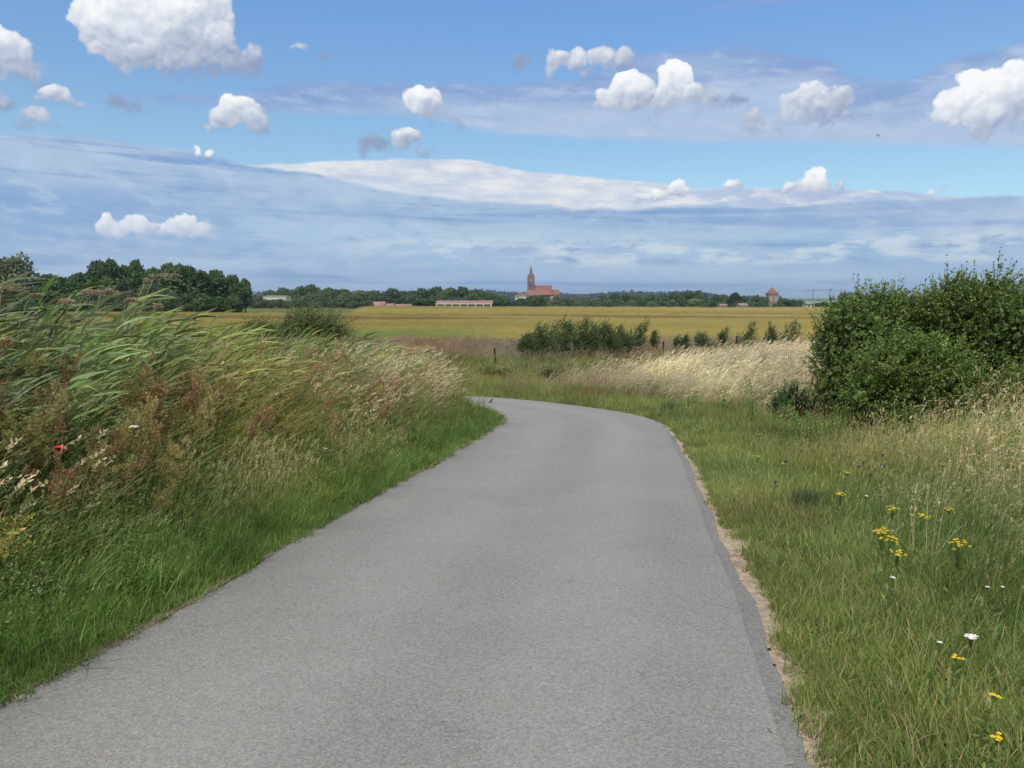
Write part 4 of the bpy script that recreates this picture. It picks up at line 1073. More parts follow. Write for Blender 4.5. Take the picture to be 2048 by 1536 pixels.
# ------------------------------------------------------------------ buildings on the horizon
brick = simple('old_brick', (.20, .14, .115), .9, .3, .4, c2=(.15, .115, .095))
dbrick = simple('dark_brick', (.20, .125, .105), .9, .3, .3)
tile = simple('red_tiles', (.24, .095, .068), .85, .2, .3)
ptile = simple('pinkish_tiles', (.27, .165, .145), .85, .3, .25, c2=(.20, .12, .105))
copper = simple('spire_cladding', (.13, .12, .115), .6, .3, .3)
white = simple('white_render', (.52, .51, .47), .8, .12, .6)
pane = simple('dark_panes', (.03, .035, .04), .3, .2, 1)
steel = simple('painted_steel', (.20, .23, .27), .6, .2, 2)
stone = simple('pale_plaster', (.36, .31, .26), .9, .2, .5)
def church():
    Y = 1500; k = Y / FPX; X = lambda px: (px - 1024) * k * .999; Z = lambda py: zy(py, Y)
    cx = X(1061); root = empty('church', (cx, Y, gz1(cx, Y)))
    prop(root, 'red brick church with pointed spire and long red roof on the horizon', 'church')
    zb = gz1(cx, Y); o = (cx, Y, 0)
    def loc(v): return v
    off = Vector((-cx, -Y, -zb))
    def put(mb, name, mat, parent=root, base=None):
        mb.V = [tuple(Vector(v) + off) for v in mb.V]
        return mb.build(name, mat, parent)
    x0, x1 = X(1054.5), X(1068.5)
    tw = put(MB().box(x0, x1, Y - 7, Y + 7, zb, Z(557)).box(x0 - .5, x1 + .5, Y - 7.5, Y + 7.5, Z(566), Z(565)), 'tower', dbrick)
    sp = MB().cone((x0 + x1) / 2, Y, 7.9, 3.3, Z(557), Z(544), 8, PI / 8).cone((x0 + x1) / 2, Y, 3.3, .25, Z(544), Z(530), 8, PI / 8)
    put(sp, 'spire', copper)
    for gx in (0, 1): 
        put(MB().gable(x0 if gx == 0 else x0, x1, Y - 7.2, Y + 7.2, Z(557), Z(549), 'x' if gx == 0 else 'y'), 'gable', dbrick)
    clock = MB(); xm = (x0 + x1) / 2; zc = Z(560.5)
    clock.add([(xm + 2.4 * math.cos(a), Y - 7.7, zc + 2.4 * math.sin(a)) for a in np.linspace(0, 2 * PI, 16, endpoint=False)], [tuple(range(16))])
    put(clock, 'clock_face', stone, tw)
    for wx_ in (xm - 3.4, xm + 1.6):
        put(MB().box(wx_, wx_ + 1.8, Y - 7.15, Y - 6.9, Z(575), Z(568)), 'window', pane, tw)
    nx0, nx1 = x1 - .3, X(1102)
    put(MB().box(nx0, nx1, Y - 9, Y + 9, zb, Z(590)), 'nave_wall', brick)
    put(MB().gable(nx0, nx1, Y - 10, Y + 10, Z(589.5), Z(570.5)), 'nave_roof', tile)
    put(MB().box(nx1 - 1.2, nx1 + .2, Y - 9, Y + 9, Z(590), Z(572)).cone(nx1 - .5, Y, .9, .1, Z(573), Z(564.5), 6), 'stepped_gable', dbrick)
    put(MB().box(nx1, X(1117), Y - 6, Y + 6, zb, Z(590)), 'choir_wall', brick)
    put(MB().gable(nx1 + .2, X(1117.5), Y - 7, Y + 7, Z(589.5), Z(579)), 'choir_roof', tile)
    put(MB().box(X(1053), x1 + 12, Y - 17, Y - 9, zb, Z(590)), 'aisle_wall', brick)
    r = MB(); r.add([(X(1053), Y - 17.5, Z(590)), (nx1, Y - 17.5, Z(590)), (nx1, Y - 9.1, Z(580)), (X(1053), Y - 9.1, Z(580)), (X(1053), Y - 9.1, Z(590)), (nx1, Y - 9.1, Z(590))], [(0,1,2,3),(0,3,4),(1,5,2),(0,4,5,1),(3,2,5,4)])
    put(r, 'aisle_roof', tile)
    for i in range(5):
        xx = X(1072 + i * 5.6); put(MB().box(xx, xx + 2.4, Y - 17.75, Y - 17.5, Z(600), Z(592)), 'window', pane)
church()
def gate_tower():
    Y = 900; k = Y / FPX; X = lambda px: (px - 1024) * k; Z = lambda py: zy(py, Y); cx = X(1540.5); zb = gz1(cx, Y)
    root = empty('gate_tower', (cx, Y, zb)); prop(root, 'square medieval brick tower with steep red pyramid roof on the horizon', 'tower')
    off = Vector((-cx, -Y, -zb))
    def put(mb, name, mat, parent=root):
        mb.V = [tuple(Vector(v) + off) for v in mb.V]; return mb.build(name, mat, parent)
    x0, x1 = X(1531), X(1550)
    b = put(MB().box(x0, x1, Y - 5.7, Y + 5.7, zb, Z(587)).box(x0 - .35, x1 + .35, Y - 6, Y + 6, Z(588.5), Z(586.5)), 'tower_body', brick)
    put(MB().cone(cx, Y, 7.4, .05, Z(586.6), Z(574), 4, PI / 4), 'roof', tile)
    for sx in (x0 + .7, x1 - .7):
        for sy in (Y - 5, Y + 5): put(MB().cone(sx, sy, 1.1, .05, Z(586.4), Z(583.5), 8), 'corner_turret', tile)
    for i, px in enumerate((1532.6, 1536.2, 1542.4, 1546.0)):
        xx = X(px); h = MB().box(xx, xx + 1.6, Y - 5.85, Y - 5.7, Z(604 if i in (1, 2) else 602), Z(593.5)); h.gable(xx, xx + 1.6, Y - 5.85, Y - 5.7, Z(593.5), Z(592), 'y')
        put(h, 'blind_arch', stone, b)
    put(MB().box(cx - 1.2, cx + 1.2, Y - 5.95, Y - 5.72, Z(614), Z(607)), 'gateway', pane, b)
gate_tower()
def crane():
    Y = 1900; k = Y / FPX; X = lambda px: (px - 1024) * k; Z = lambda py: zy(py, Y); cx = X(1622); zb = gz1(cx, Y)
    root = empty('tower_crane', (cx, Y, zb)); prop(root, 'slender grey tower crane standing above the horizon right of the gate tower', 'crane')
    off = Vector((-cx, -Y, -zb))
    def put(mb, name, mat, parent=root):
        mb.V = [tuple(Vector(v) + off) for v in mb.V]; return mb.build(name, mat, parent)
    def lattice(a, b, w, r, n):
        mb = MB(); a = Vector(a); b = Vector(b); t = (b - a).normalized(); u = Vector((0, 1, 0)); v = t.cross(u)
        c = [u * w / 2 + v * w / 2, u * w / 2 - v * w / 2, -u * w / 2 - v * w / 2, -u * w / 2 + v * w / 2]
        for q in c: mb.tube([a + q, b + q], r, 4)
        for i in range(n):
            p0 = a.lerp(b, i / n); p1 = a.lerp(b, (i + 1) / n)
            for j in range(4): mb.tube([p0 + c[j], p1 + c[(j + 1) % 4]], r * .7, 4)
        return mb
    put(lattice((cx, Y, zb), (cx, Y, Z(579)), 1.7, .20, 22), 'mast', steel)
    j = put(lattice((cx, Y, Z(580.5)), (X(1657), Y + 4, Z(580)), 1.3, .22, 24), 'jib', steel)
    put(lattice((cx, Y, Z(580.5)), (X(1610.5), Y - 1, Z(580.5)), 1.2, .2, 8), 'counter_jib', steel)
    put(MB().box(X(1610), X(1612.5), Y - 1.5, Y + 1, Z(582.6), Z(580.8)), 'counterweight', steel)
    put(MB().box(cx - 1.4, cx + 1.4, Y - 1.4, Y + 1.4, Z(581.5), Z(579)), 'cab', steel)
crane()
def barn(name, label, px0, px1, yr, ye, yb, Y, roof, wall, depth=10, bays=(), windows=0, cat='building', group=None):
    k = Y / FPX; X = lambda px: (px - 1024) * k; Z = lambda py: zy(py, Y); x0, x1 = X(px0), X(px1); cx = (x0 + x1) / 2; zb = gz1(cx, Y) - .3
    root = empty(name, (cx, Y, zb)); prop(root, label, cat, group)
    off = Vector((-cx, -Y, -zb))
    def put(mb, nm, mat, parent=root):
        mb.V = [tuple(Vector(v) + off) for v in mb.V]; return mb.build(nm, mat, parent)
    w = put(MB().box(x0, x1, Y - depth / 2, Y + depth / 2, zb, Z(ye)), 'wall', wall)
    put(MB().gable(x0 - .3, x1 + .3, Y - depth / 2, Y + depth / 2, Z(ye) + .003, Z(yr), 'x', .5), 'roof', roof)
    for bx in bays: put(MB().box(X(bx) - .28, X(bx) + .28, Y - depth / 2 - .5, Y - depth / 2 - .02, zb, Z(ye) - .02), 'pillar', white)
    if bays: put(MB().box(x0, x1, Y - depth / 2 - .52, Y - depth / 2 - .03, Z(ye) - .45, Z(ye) - .01), 'lintel', white)
    for i in range(windows):
        xx = x0 + (x1 - x0) * (i + .5) / windows; h = Z(ye) - .5
        put(MB().box(xx - .5, xx + .5, Y - depth / 2 - .06, Y - depth / 2 - .01, h - 1.1, h), 'window', pane, w)
    return root
barn('barn', 'long open-fronted barn with pinkish roof and white pillars behind the grain field', 876, 985, 601, 606.8, 620, 400, ptile, simple('brown_boards', (.20, .15, .12), .9, .3, 1), 12, (876.5, 892, 906.5, 922, 937, 952.5, 968, 983))
barn('shed', 'tall left shed with white wall and pinkish roof at the field edge', 748, 772, 603, 611, 620, 385, ptile, white, 8, (), 3)
barn('shed', 'narrow middle shed with white wall, between its two neighbours at the field edge', 775.5, 789.5, 607, 612, 620, 383, ptile, white, 7, (), 2)
barn('shed', 'low right shed with long flat pinkish roof left of the round dark tree', 790, 824, 608, 613, 620, 388, ptile, simple('grey_board', (.3, .27, .24), .9, .2, 1), 8, (), 0)
barn('warehouse', 'white flat-roofed warehouse behind the willows left of the sheds', 536, 580, 591.6, 592.6, 600, 520, white, white, 14)
for i, (a, b, c, d_, lab) in enumerate([(1030, 1040, 590, 594, 'small red-roofed town house, leftmost of the cluster beside the church'), (1038.5, 1052, 587.5, 592, 'larger red-roofed town house touching the church on its left'), (1064, 1078, 594, 598, 'pale house with brown roof in front of the church nave'), (1100, 1118, 593, 597, 'white house with brown roof in front of the church choir')]):
    barn('town_house', lab, a, b, c, d_, 610, 1380 - 20 * i, tile if i < 2 else ptile, white, 12, (), 4)
for a, b, c, d_, lab in [(1436, 1449, 607.5, 611, 'brown roofed cottage at the far edge of the grain field, left of its pair'), (1474, 1490, 606.5, 611, 'cottage with pale red roof and white gable at the far edge of the grain field'), (1606, 1621, 605, 608, 'grey-roofed building under the crane at the right')]:
    barn('cottage', lab, a, b, c, d_, 616, 430, ptile if a < 1600 else steel, white, 7, (), 2)

# ------------------------------------------------------------------ shrubs beside the path and in the hollow
def lb_(px, py, Y, r, sq=1.0, dy=1.0):
    k = Y / FPX * r
    return (wx(px, Y), Y, zy(py, Y), k, k * dy, k * sq)
def shrub(name, label, cat, lobes, n, tl, k, leaf, wid_, col, seed, base=None, stemr=.025, fill=0, group=None, wind=.3, up=.5, inner=.45, fillcol=None, mat='leaf'):
    rs = np.random.RandomState(seed)
    L = np.array(lobes); cx = L[:, 0].mean() if base is None else base[0]; cy = L[:, 1].mean() if base is None else base[1]
    zb = gz1(cx, cy) - .03; L[:, 0] -= cx; L[:, 1] -= cy; L[:, 2] -= zb
    o = empty(name, (cx, cy, zb)); prop(o, label, cat, group)
    lv, tw = sprays(rs, L, n, tl, k, leaf, wid_, col, wind, inner, up=up)
    parts = [lv]
    if fill: parts.append(crown(rs, L * [1, 1, 1, .8, .8, .8], fill // 2, leaf * 1.5, fillcol or col, .3))
    V, F, C = join(parts)
    obj('foliage', mesh_np('foliage', V, F, M[mat], col=C), o)
    V, F, C = join([tw]); 
    obj('twigs', mesh_np('twigs', V, F, M[mat], col=C), o)
    mb = limbs(rs, (0, 0, 0), L, stemr)
    mb.build('stems', M['bark'], o)
    return o
DK = (.155, .215, .066); MD = (.168, .238, .068); BR = (.168, .238, .064)
shrub('hawthorn_bush', 'dark green bush at the left end of the thicket, beside the pale grass', 'bush',
      [lb_(1686,655,15,38,1,1.5), lb_(1664,705,15,30,1.2,1.5), lb_(1690,720,15,55,1,1.3), lb_(1668,780,15,42,1.1,1.3), lb_(1700,800,15,50,.8), lb_(1735,665,15,60,.9,1.3), lb_(1740,730,15,60), lb_(1690,634,15,24), lb_(1672,634,15,20), lb_(1652,655,15,18), lb_(1765,640,15.2,50)],
      1300, .36, 12, .074, .58, DK, 1, (wx(1690, 15), 15), .03, 5000)
shrub('wild_rose_bush', 'loose dark green bush with airy twigs in the middle of the thicket', 'bush',
      [lb_(1800,650,15.5,62,.8,1.3), lb_(1790,740,15.5,62), lb_(1850,690,15.5,75), lb_(1712,596,15.2,13), lb_(1742,590,15.2,11,1.3), lb_(1790,606,15.4,14,1.3), lb_(1828,612,15.5,14), lb_(1850,640,15.5,36), lb_(1770,628,15.5,26)],
      1300, .38, 12, .074, .58, MD, 2, (wx(1800, 15.5), 15.5), .03, 4200)
shrub('tall_elder_bush', 'tallest bush of the thicket with upright ragged shoots against the sky', 'bush',
      [lb_(1900,584,14.6,20,1.7), lb_(1912,612,14.6,36,1.1), lb_(1948,606,14.6,26), lb_(1987,580,14.4,18,1.8), lb_(1990,610,14.4,42,1.1), lb_(2020,606,14.4,26), lb_(1890,630,14.6,50), lb_(1940,650,14.6,75), lb_(1920,720,14.6,80), lb_(1985,700,14.4,80), lb_(1960,780,14.4,70)],
      2000, .38, 12, .076, .58, (.15, .21, .062), 3, (wx(1940, 14.6), 14.6), .035, 6000, up=.9)
shrub('spreading_bush', 'wide dark bush cut by the right edge of the photo', 'bush',
      [lb_(2050,635,13.6,45), lb_(2090,625,13.6,50), lb_(2050,680,13.6,80), lb_(2110,660,13.6,90), lb_(2060,760,13.6,80), lb_(2150,740,13.6,90), lb_(2190,640,13.6,80)],
      1700, .38, 12, .074, .58, DK, 4, (wx(2080, 13.6), 13.6), .035, 5000)
shrub('bright_dogwood_bush', 'brighter green rounded bush standing in front of the dark thicket', 'bush',
      [lb_(1762,742,12.7,50,1,1.2), lb_(1800,722,12.7,40), lb_(1840,735,12.7,48), lb_(1890,735,12.7,48), lb_(1790,800,12.7,62), lb_(1850,800,12.7,70), lb_(1915,790,12.7,60), lb_(1740,800,12.7,40), lb_(1770,850,12.7,40), lb_(1820,700,12.7,22)],
      1700, .32, 12, .066, .55, BR, 5, (wx(1830, 12.7), 12.7), .022, 5200)
shrub('low_bright_shrub', 'small yellow-green shrub at the foot of the bright rounded bush', 'shrub',
      [lb_(1812,860,11.6,34), lb_(1795,885,11.4,24), lb_(1840,880,11.6,26), lb_(1800,905,11.3,22)], 420, .2, 11, .045, .5, (.11, .185, .03), 6, (wx(1812, 11.5), 11.5), .012, 900)
shrub('small_dark_shrub', 'small dark green shrub left of the thicket in front of the pale grass', 'shrub',
      [lb_(1588,800,15.6,22), lb_(1572,818,15.6,20), lb_(1610,822,15.6,30)], 420, .24, 11, .05, .5, (.045, .085, .022), 7, None, .012, 900)
shrub('low_right_shrub', 'leafy low shrub rising from the grass under the right end of the thicket', 'shrub',
      [lb_(2010,800,12.2,42), lb_(2055,780,12.2,50), lb_(1975,835,12.2,32), lb_(2030,845,12.2,45)], 600, .28, 11, .055, .45, MD, 8, None, .015, 1500)
# -- young wind-bent trees along the fence
def sapling(px, top, w, Y, basepy, label, seed, col=(.09, .14, .055), n=230):
    zb_px = basepy; lobes = []
    H = basepy - top + 4; rs = random.Random(seed)
    ln = rs.uniform(-.05, .55); fat = rs.uniform(.45, .8)
    for i in range(7):
        f = i / 6; r = w * .5 * (1.0 - fat * f) * rs.uniform(.6, 1.3)
        lobes.append(lb_(px + (f - .5) * w * ln + rs.uniform(-.16, .16) * w, basepy - H * (.12 + .8 * f), Y, max(r, 2.6), 1.15))
    return shrub('young_tree', label, 'young tree', lobes, n, .34, 9, .085, .5, col, seed, (wx(px, Y), Y), .02, int(n * 2.2), 'young trees along the fence in the hollow', .85, .7, .3)
sp = [(1049,676,24,'leftmost and lowest'),(1074,657,30,'second from the left'),(1101,652,32,'third from the left'),(1128,648,30,'fourth from the left'),(1160,641,36,'tallest, wind-bent'),(1188,652,28,'sixth from the left'),(1214,652,28,'seventh from the left'),(1243,655,26,'thin, eighth from the left')]
for i, (px, top, w, lab) in enumerate(sp):
    sapling(px, top, w * 1.6, 45 + (i % 3) * 1.2, 706 - (i > 4) * 6, 'wind-bent young tree, %s in the dense clump of the hollow' % lab, 60 + i, n=480)
sapling(1281, 644, 34, 47, 692, 'dense pointed young tree at the right end of the clump in the hollow', 70)
sapling(1306, 668, 20, 47, 690, 'low sprig of a tree touching the pointed young tree on its right', 71, n=120)
for i, (px, top, w, lab) in enumerate([(1351,681,14,'tiny young tree just right of the middle fence post'),(1369,676,14,'tiny young tree, second right of the middle fence post'),(1402,671,32,'small rounded young tree midway between the two right fence posts'),(1446,662,26,'slim young tree left of the rightmost fence post'),(1497,648,34,'pointed young tree right of the rightmost fence post'),(1537,650,30,'thin airy young tree between two denser ones right of the fence'),(1577,650,44,'bushy broad young tree above the pale grass'),(1640,668,40,'young tree half hidden by the left end of the thicket')]):
    sapling(px, top, w, 50, 697, lab, 80 + i, n=int(110 + w * 4))
shrub('young_oak', 'fresh green large-leaved shrub in the pale grass left of the rightmost fence post', 'shrub', [lb_(1425,708,32,16), lb_(1412,720,32,14), lb_(1438,722,32,14), lb_(1425,735,32,16)], 170, .3, 9, .10, .55, (.065, .12, .028), 95, None, .015, 150)
shrub('sallow_bush', 'olive feathery bush rising behind the left bank in front of the grain field', 'bush',
      [lb_(600,655,23,38,.9), lb_(630,648,23,36,.8), lb_(662,660,23,36,.8), lb_(575,678,23,34,.9), lb_(685,690,23,28,.8), lb_(545,692,23,36), lb_(620,700,23,60)], 1500, .42, 12, .09, .25, (.15, .19, .08), 96, (wx(620, 23), 23), .02, 2400, wind=.8, up=.6)
shrub('elder_bush', 'fresh green bush left of the olive feathery one behind the left bank', 'bush',
      [lb_(515,665,20,28,.8), lb_(495,690,20,30), lb_(535,690,20,24)], 420, .35, 11, .075, .3, (.075, .15, .03), 97, None, .018, 900, wind=.7)
for i, (px, py, w, c, lab) in enumerate([(975,742,26,DK,'low dark green bush left in the hollow, behind the bend'),(1010,746,20,DK,'second low dark bush in the hollow, right of the first'),(1100,748,24,(.06,.1,.03),'low green bush in the hollow below the clump of young trees')]):
    shrub('low_bush', lab, 'bush', [lb_(px - w * .3, py, 32, w * .45, .6), lb_(px + w * .3, py + 1, 32, w * .45, .6)], 150, .25, 9, .07, .45, c, 120 + i, None, .01, 260)

# ------------------------------------------------------------------ fence posts
for i, (px, top, bot, lab) in enumerate([(990, 696, 728, 'rusty dark fence post left in the hollow'), (1327, 683, 714, 'dark fence post right of the clump of young trees'), (1472, 672, 700, 'dark fence post among the young trees above the pale grass'), (1545, 668, 695, 'fence post nearly hidden right of the pointed young tree')][:3]):
    Y = 40 if i == 0 else 43; x = wx(px, Y); z = gz1(x, Y); zt = zy(top, Y)
    h = zt - z; mb = MB()
    mb.tube([(0, 0, -.2), (.01, 0, h * .5), (.03 * (i - 1), 0, h - .05), (.03 * (i - 1), 0, h)], [.055, .055, .05, .038], 8)
    o = mb.build('fence_post', M['post'], None, (x, Y, z)); prop(o, lab, 'fence post', 'posts of the old fence in the hollow')

# ------------------------------------------------------------------ single flowers and stalks
def hit(px, py, h):
    """point where the sight line meets the ground raised by h"""
    u, v = (px - 1024) / FPX, (768 - py) / FPX
    d = np.array([u, math.cos(PITCH) + v * math.sin(PITCH), -math.sin(PITCH) + v * math.cos(PITCH)])
    t = np.linspace(1.5, 60, 2400); P = d[None] * t[:, None] + [0, 0, EYE]
    g_ = gz(P[:, 0], P[:, 1]) + h
    i = np.argmax(P[:, 2] < g_)
    return P[i, 0], P[i, 1], float(g_[i] - h)
def np_obj(name, parts, mat, parent):
    V, F, C = join(parts); return obj(name, mesh_np(name, V, F, mat, col=C), parent)
def flower(px, py, h, kind, label, size=1.0, seed=0, group=None):
    x, y, z = hit(px, py, h); rs = np.random.RandomState(seed)
    nm = {'ragwort': 'ragwort', 'yarrow': 'yarrow', 'knapweed': 'knapweed', 'poppy': 'poppy', 'goldenrod': 'goldenrod', 'hawkbit': 'hawkbit'}[kind]
    o = empty(nm, (x, y, z)); prop(o, label, 'flower', group)
    lean = -.06 if kind == 'poppy' else .05
    tip = np.array([0, 0, h]); foot = np.array([-lean * 1.5, rs.normal(0, .03), -.02])
    mb = MB(); mb.tube([foot, foot * .35 + tip * .55 + [0, 0, 0], tip], [.0035, .003, .002], 5)
    if kind == 'ragwort':
        k = int(9 * size) + 3; r = .011 * size + .007
        off = rs.normal(0, 1, (k, 3)) * [r, r, r * .35]
        for q in off: mb.tube([tip - [0, 0, .08 * size], tip + q * .9], [.0015, .001], 4)
        P = []; m = 10
        for q in off:
            a = np.linspace(0, 2 * PI, m, endpoint=False); D = unit(np.stack([np.cos(a), np.sin(a), np.full(m, .15)], 1))
            P.append(rhombs(np.tile(tip + q, (m, 1)), D, np.tile([0, 0, 1.], (m, 1)), np.full(m, .010), np.full(m, .006), np.ones((m, 3))))
            P.append(rhombs(np.tile(tip + q + [0, 0, .002], (5, 1)), unit(np.stack([np.cos(a[::2]), np.sin(a[::2]), np.full(5, .9)], 1)), np.tile([0, 0, 1.], (5, 1)), np.full(5, .006), np.full(5, .005), np.ones((5, 3))))
        np_obj('flower_cluster', P, M['petal_y'], o)
    elif kind == 'hawkbit':
        m = 14; a = np.linspace(0, 2 * PI, m, endpoint=False); D = unit(np.stack([np.cos(a), np.sin(a), np.full(m, .3)], 1))
        np_obj('petals', [rhombs(np.tile(tip, (m, 1)), D, np.tile([0, 0, 1.], (m, 1)), np.full(m, .02 * size), np.full(m, .008), np.ones((m, 3)))], M['petal_y'], o)
    elif kind == 'yarrow':
        k = 46; r = .026 * size; a = rs.rand(k) * 6.283; q = np.sqrt(rs.rand(k)) * r; off = np.stack([q * np.cos(a), q * np.sin(a), .012 - q * q * 4], 1)
        for j in range(0, k, 5): mb.tube([tip - [0, 0, .05], tip + off[j] * .95], [.0014, .0008], 4)
        m = k * 5; D = rdir(rs, m) * [1, 1, .3]
        np_obj('flower_umbel', [rhombs(np.repeat(tip + off, 5, 0), unit(D), np.tile([0, 0, 1.], (m, 1)), np.full(m, .008 * size), np.full(m, .007 * size), np.ones((m, 3)))], M['petal_w'], o)
    elif kind == 'knapweed':
        mb.cone(0, 0, .006, .008, h - .012, h + .006, 8)
        m = 26; D = unit(rdir(rs, m) * [1, 1, .5] + [0, 0, .55])
        np_obj('flower_head', [rhombs(np.tile(tip, (m, 1)), D, rdir(rs, m), np.full(m, .022 * size), np.full(m, .006), np.ones((m, 3)))], M['petal_p'], o)
    elif kind == 'poppy':
        P = []; m = 5
        for j in range(4):
            a0 = j * PI / 2 + .3; a = a0 + np.linspace(-.75, .75, m); r = .038 * size
            D = unit(np.stack([np.cos(a), np.sin(a), np.full(m, .95)], 1))
            P.append(rhombs(np.tile(tip, (m, 1)), D, unit(np.tile([.2, 0, 1.], (m, 1))), np.full(m, r), np.full(m, r * .75), np.ones((m, 3)), .1))
        np_obj('petals', P, M['petal_r'], o)
        MB().cone(0, 0, .006, .007, h, h + .014, 8).build('seed_capsule', M['stalk'], o)
    elif kind == 'goldenrod':
        P = []
        for j in range(15):
            t = j / 14; b = tip * (1 - .33 * (1 - t)); a = rs.rand() * 6.283
            e = np.array([.16 + .10 * math.cos(a) * (1 - t) + .12 * t, .10 * (1 - t) * math.sin(a), .03 * t + .01])
            mb.tube([b, b + e * .5 + [0, 0, .02], b + e], [.002, .0015, .001], 4)
            k = 60; s_ = rs.rand(k, 1); pts = b + e * s_ + rs.normal(0, .008, (k, 3)) + [0, 0, .008]
            P.append(rhombs(pts, rdir(rs, k), rdir(rs, k), np.full(k, .009), np.full(k, .006), np.ones((k, 3))))
        np_obj('flower_sprays', P, M['petal_g'], o)
    mb.build('stem', M['stalk'], o)
    k = 12 if kind not in ('poppy', 'hawkbit') else 5; t = rs.uniform(.08, .8, k); a = rs.rand(k) * 6.283
    D = unit(np.stack([np.cos(a), np.sin(a), rs.uniform(.1, .9, k)], 1))
    np_obj('leaves', [rhombs(foot * (1 - t[:, None]) + tip * t[:, None], D, np.tile([0, 0, 1.], (k, 1)), rs.uniform(.03, .07, k), rs.uniform(.008, .02, k), cvar(rs, k, MD))], M['leaf'], o)
    return o
M['petal_g'] = simple('goldenrod_yellow', (.50, .40, .06), .7, .4, 40)
yel = [(1520,868,.42,.6,'small yellow flower farthest up the right verge, left of the thicket'),(1517,914,.35,.8,'yellow flower on the right verge just below the farthest one'),(1565,927,.4,.5,'tiny yellow flower beside the purple knapweed'),(1682,988,.42,1.2,'yellow flower cluster behind the dark grass tuft on the right'),
       (1787,1018,.45,1.1,'yellow cluster left of the one at the middle height of the right meadow'),(1843,1034,.45,1.3,'yellow cluster right of its neighbour above the big triple cluster'),(1765,1064,.46,1.7,'large golden cluster, upper of the triple group in the right meadow'),(1779,1078,.44,1.4,'golden cluster at the right side of the triple group'),
       (1795,1107,.42,1.2,'golden cluster lowest of the triple group'),(1921,1088,.5,2.1,'biggest golden flower cluster, near the right edge'),(1695,946,.4,.5,'small yellow flower above the dark grass tuft'),(1885,930,.5,.6,'small yellow flower in the bleached grass at the right'),(1900,1019,.45,.5,'faint yellow flower above the biggest cluster'),
       (1990,1392,.28,.35,'yellow flower low at the right edge of the photo'),(1994,1482,.22,.35,'orange-yellow flower in the bottom right corner'),(1913,1317,.3,.3,'small orange-yellow flower below the white yarrow'),(1962,853,.6,.7,'yellow flower under the right end of the thicket')]
for i, (px, py, h, s_, lab) in enumerate(yel): flower(px, py, h, 'ragwort', lab, s_, 300 + i, 'yellow ragwort in the right meadow')
for i, (px, py, h, lab) in enumerate([(1572,924,.45,'purple knapweed head above the dark grass tuft'),(1551,965,.35,'pale purple knapweed nearest the path'),(1717,934,.45,'dark purple knapweed head, left of a pair'),(1727,926,.48,'dark purple knapweed head, right of a pair'),(1769,933,.45,'purple knapweed right of the pair'),(1740,951,.4,'purple knapweed below the pair'),(1765,911,.5,'purple knapweed farthest back under the bushes'),(1790,893,.5,'purple knapweed under the low yellow-green shrub')]):
    flower(px, py, h, 'knapweed', lab, 1.2, 340 + i, 'knapweed in the right meadow')
for i, (px, py, h, s_, lab) in enumerate([(1943,1280,.3,1.0,'white yarrow umbel in the lower right meadow'),(268,857,.95,1.2,'white umbel in the upper left bank'),(652,900,.55,.6,'small white umbel on the left bank above the path'),(1733,995,.4,.5,'little white umbel right of the yellow cluster'),(1786,1160,.3,.5,'greenish white flower head left of centre in the right meadow'),(1975,1180,.3,.4,'small white umbel near the right edge'),(2005,1180,.3,.35,'smallest white umbel at the right edge'),(1880,1290,.28,.4,'cream flower head left of the white yarrow')]):
    flower(px, py, h, 'yarrow', lab, s_, 360 + i, None)
flower(118, 902, .85, 'poppy', 'single red poppy on the left bank', 1.3, 380)
flower(-25, 1046, .62, 'goldenrod', 'yellow goldenrod leaning in from the left edge of the photo', 1.5, 381)

def plume_reed(px, py, px0, py0, Y, label, seed, fat=1.0):
    """tall dry reed cane with a feathery plume blown to the right"""
    rs = np.random.RandomState(seed)
    x0, x1 = wx(px0, Y), wx(px, Y); z1 = zy(py, Y); zb = gz1(x0 - .2, Y); xb = x0 - .25 * (x1 - x0) - .05
    o = empty('plumed_reed', (xb, Y, zb)); prop(o, label, 'reed', 'tall plumed reeds above the left bank')
    tip = np.array([x1 - xb, 0, z1 - zb]); mid = np.array([(x0 - xb), 0, zy(py0, Y) - zb])
    MB().tube([(0, 0, 0), mid * .6, mid, tip * .72 + mid * .28 + [-.01, 0, .02], tip], [.0045, .004, .0035, .003, .0018], 5).build('cane', M['straw'], o)
    D = unit(np.array([[.85, rs.normal(0, .1), .22]])); n = 9
    B = np.repeat(tip[None], n, 0) + rs.normal(0, .008, (n, 3)); Dn = unit(np.repeat(D, n, 0) + rs.normal(0, .14, (n, 3)))
    np_obj('plume', [heads(rs, B - Dn * .04, Dn, rs.uniform(.10, .19, n) * fat, .012, 46, (.36, .30, .24), .022, 1.5)], M['leaf'], o)
    m = 5; t = rs.uniform(.35, .85, m); Bp = tip * t[:, None]
    Dl = unit(np.stack([np.full(m, .8), rs.normal(0, .3, m), rs.uniform(.1, .7, m)], 1))
    np_obj('leaves', [strips(Bp, Dl, np.tile([.3, 0, -.4], (m, 1)), rs.uniform(.25, .4, m), np.full(m, .016), unit(np.cross(Dl, [0, .3, 1.])), 5, cvar(rs, m, (.22, .22, .09)), .05, .3)], M['leaf'], o)
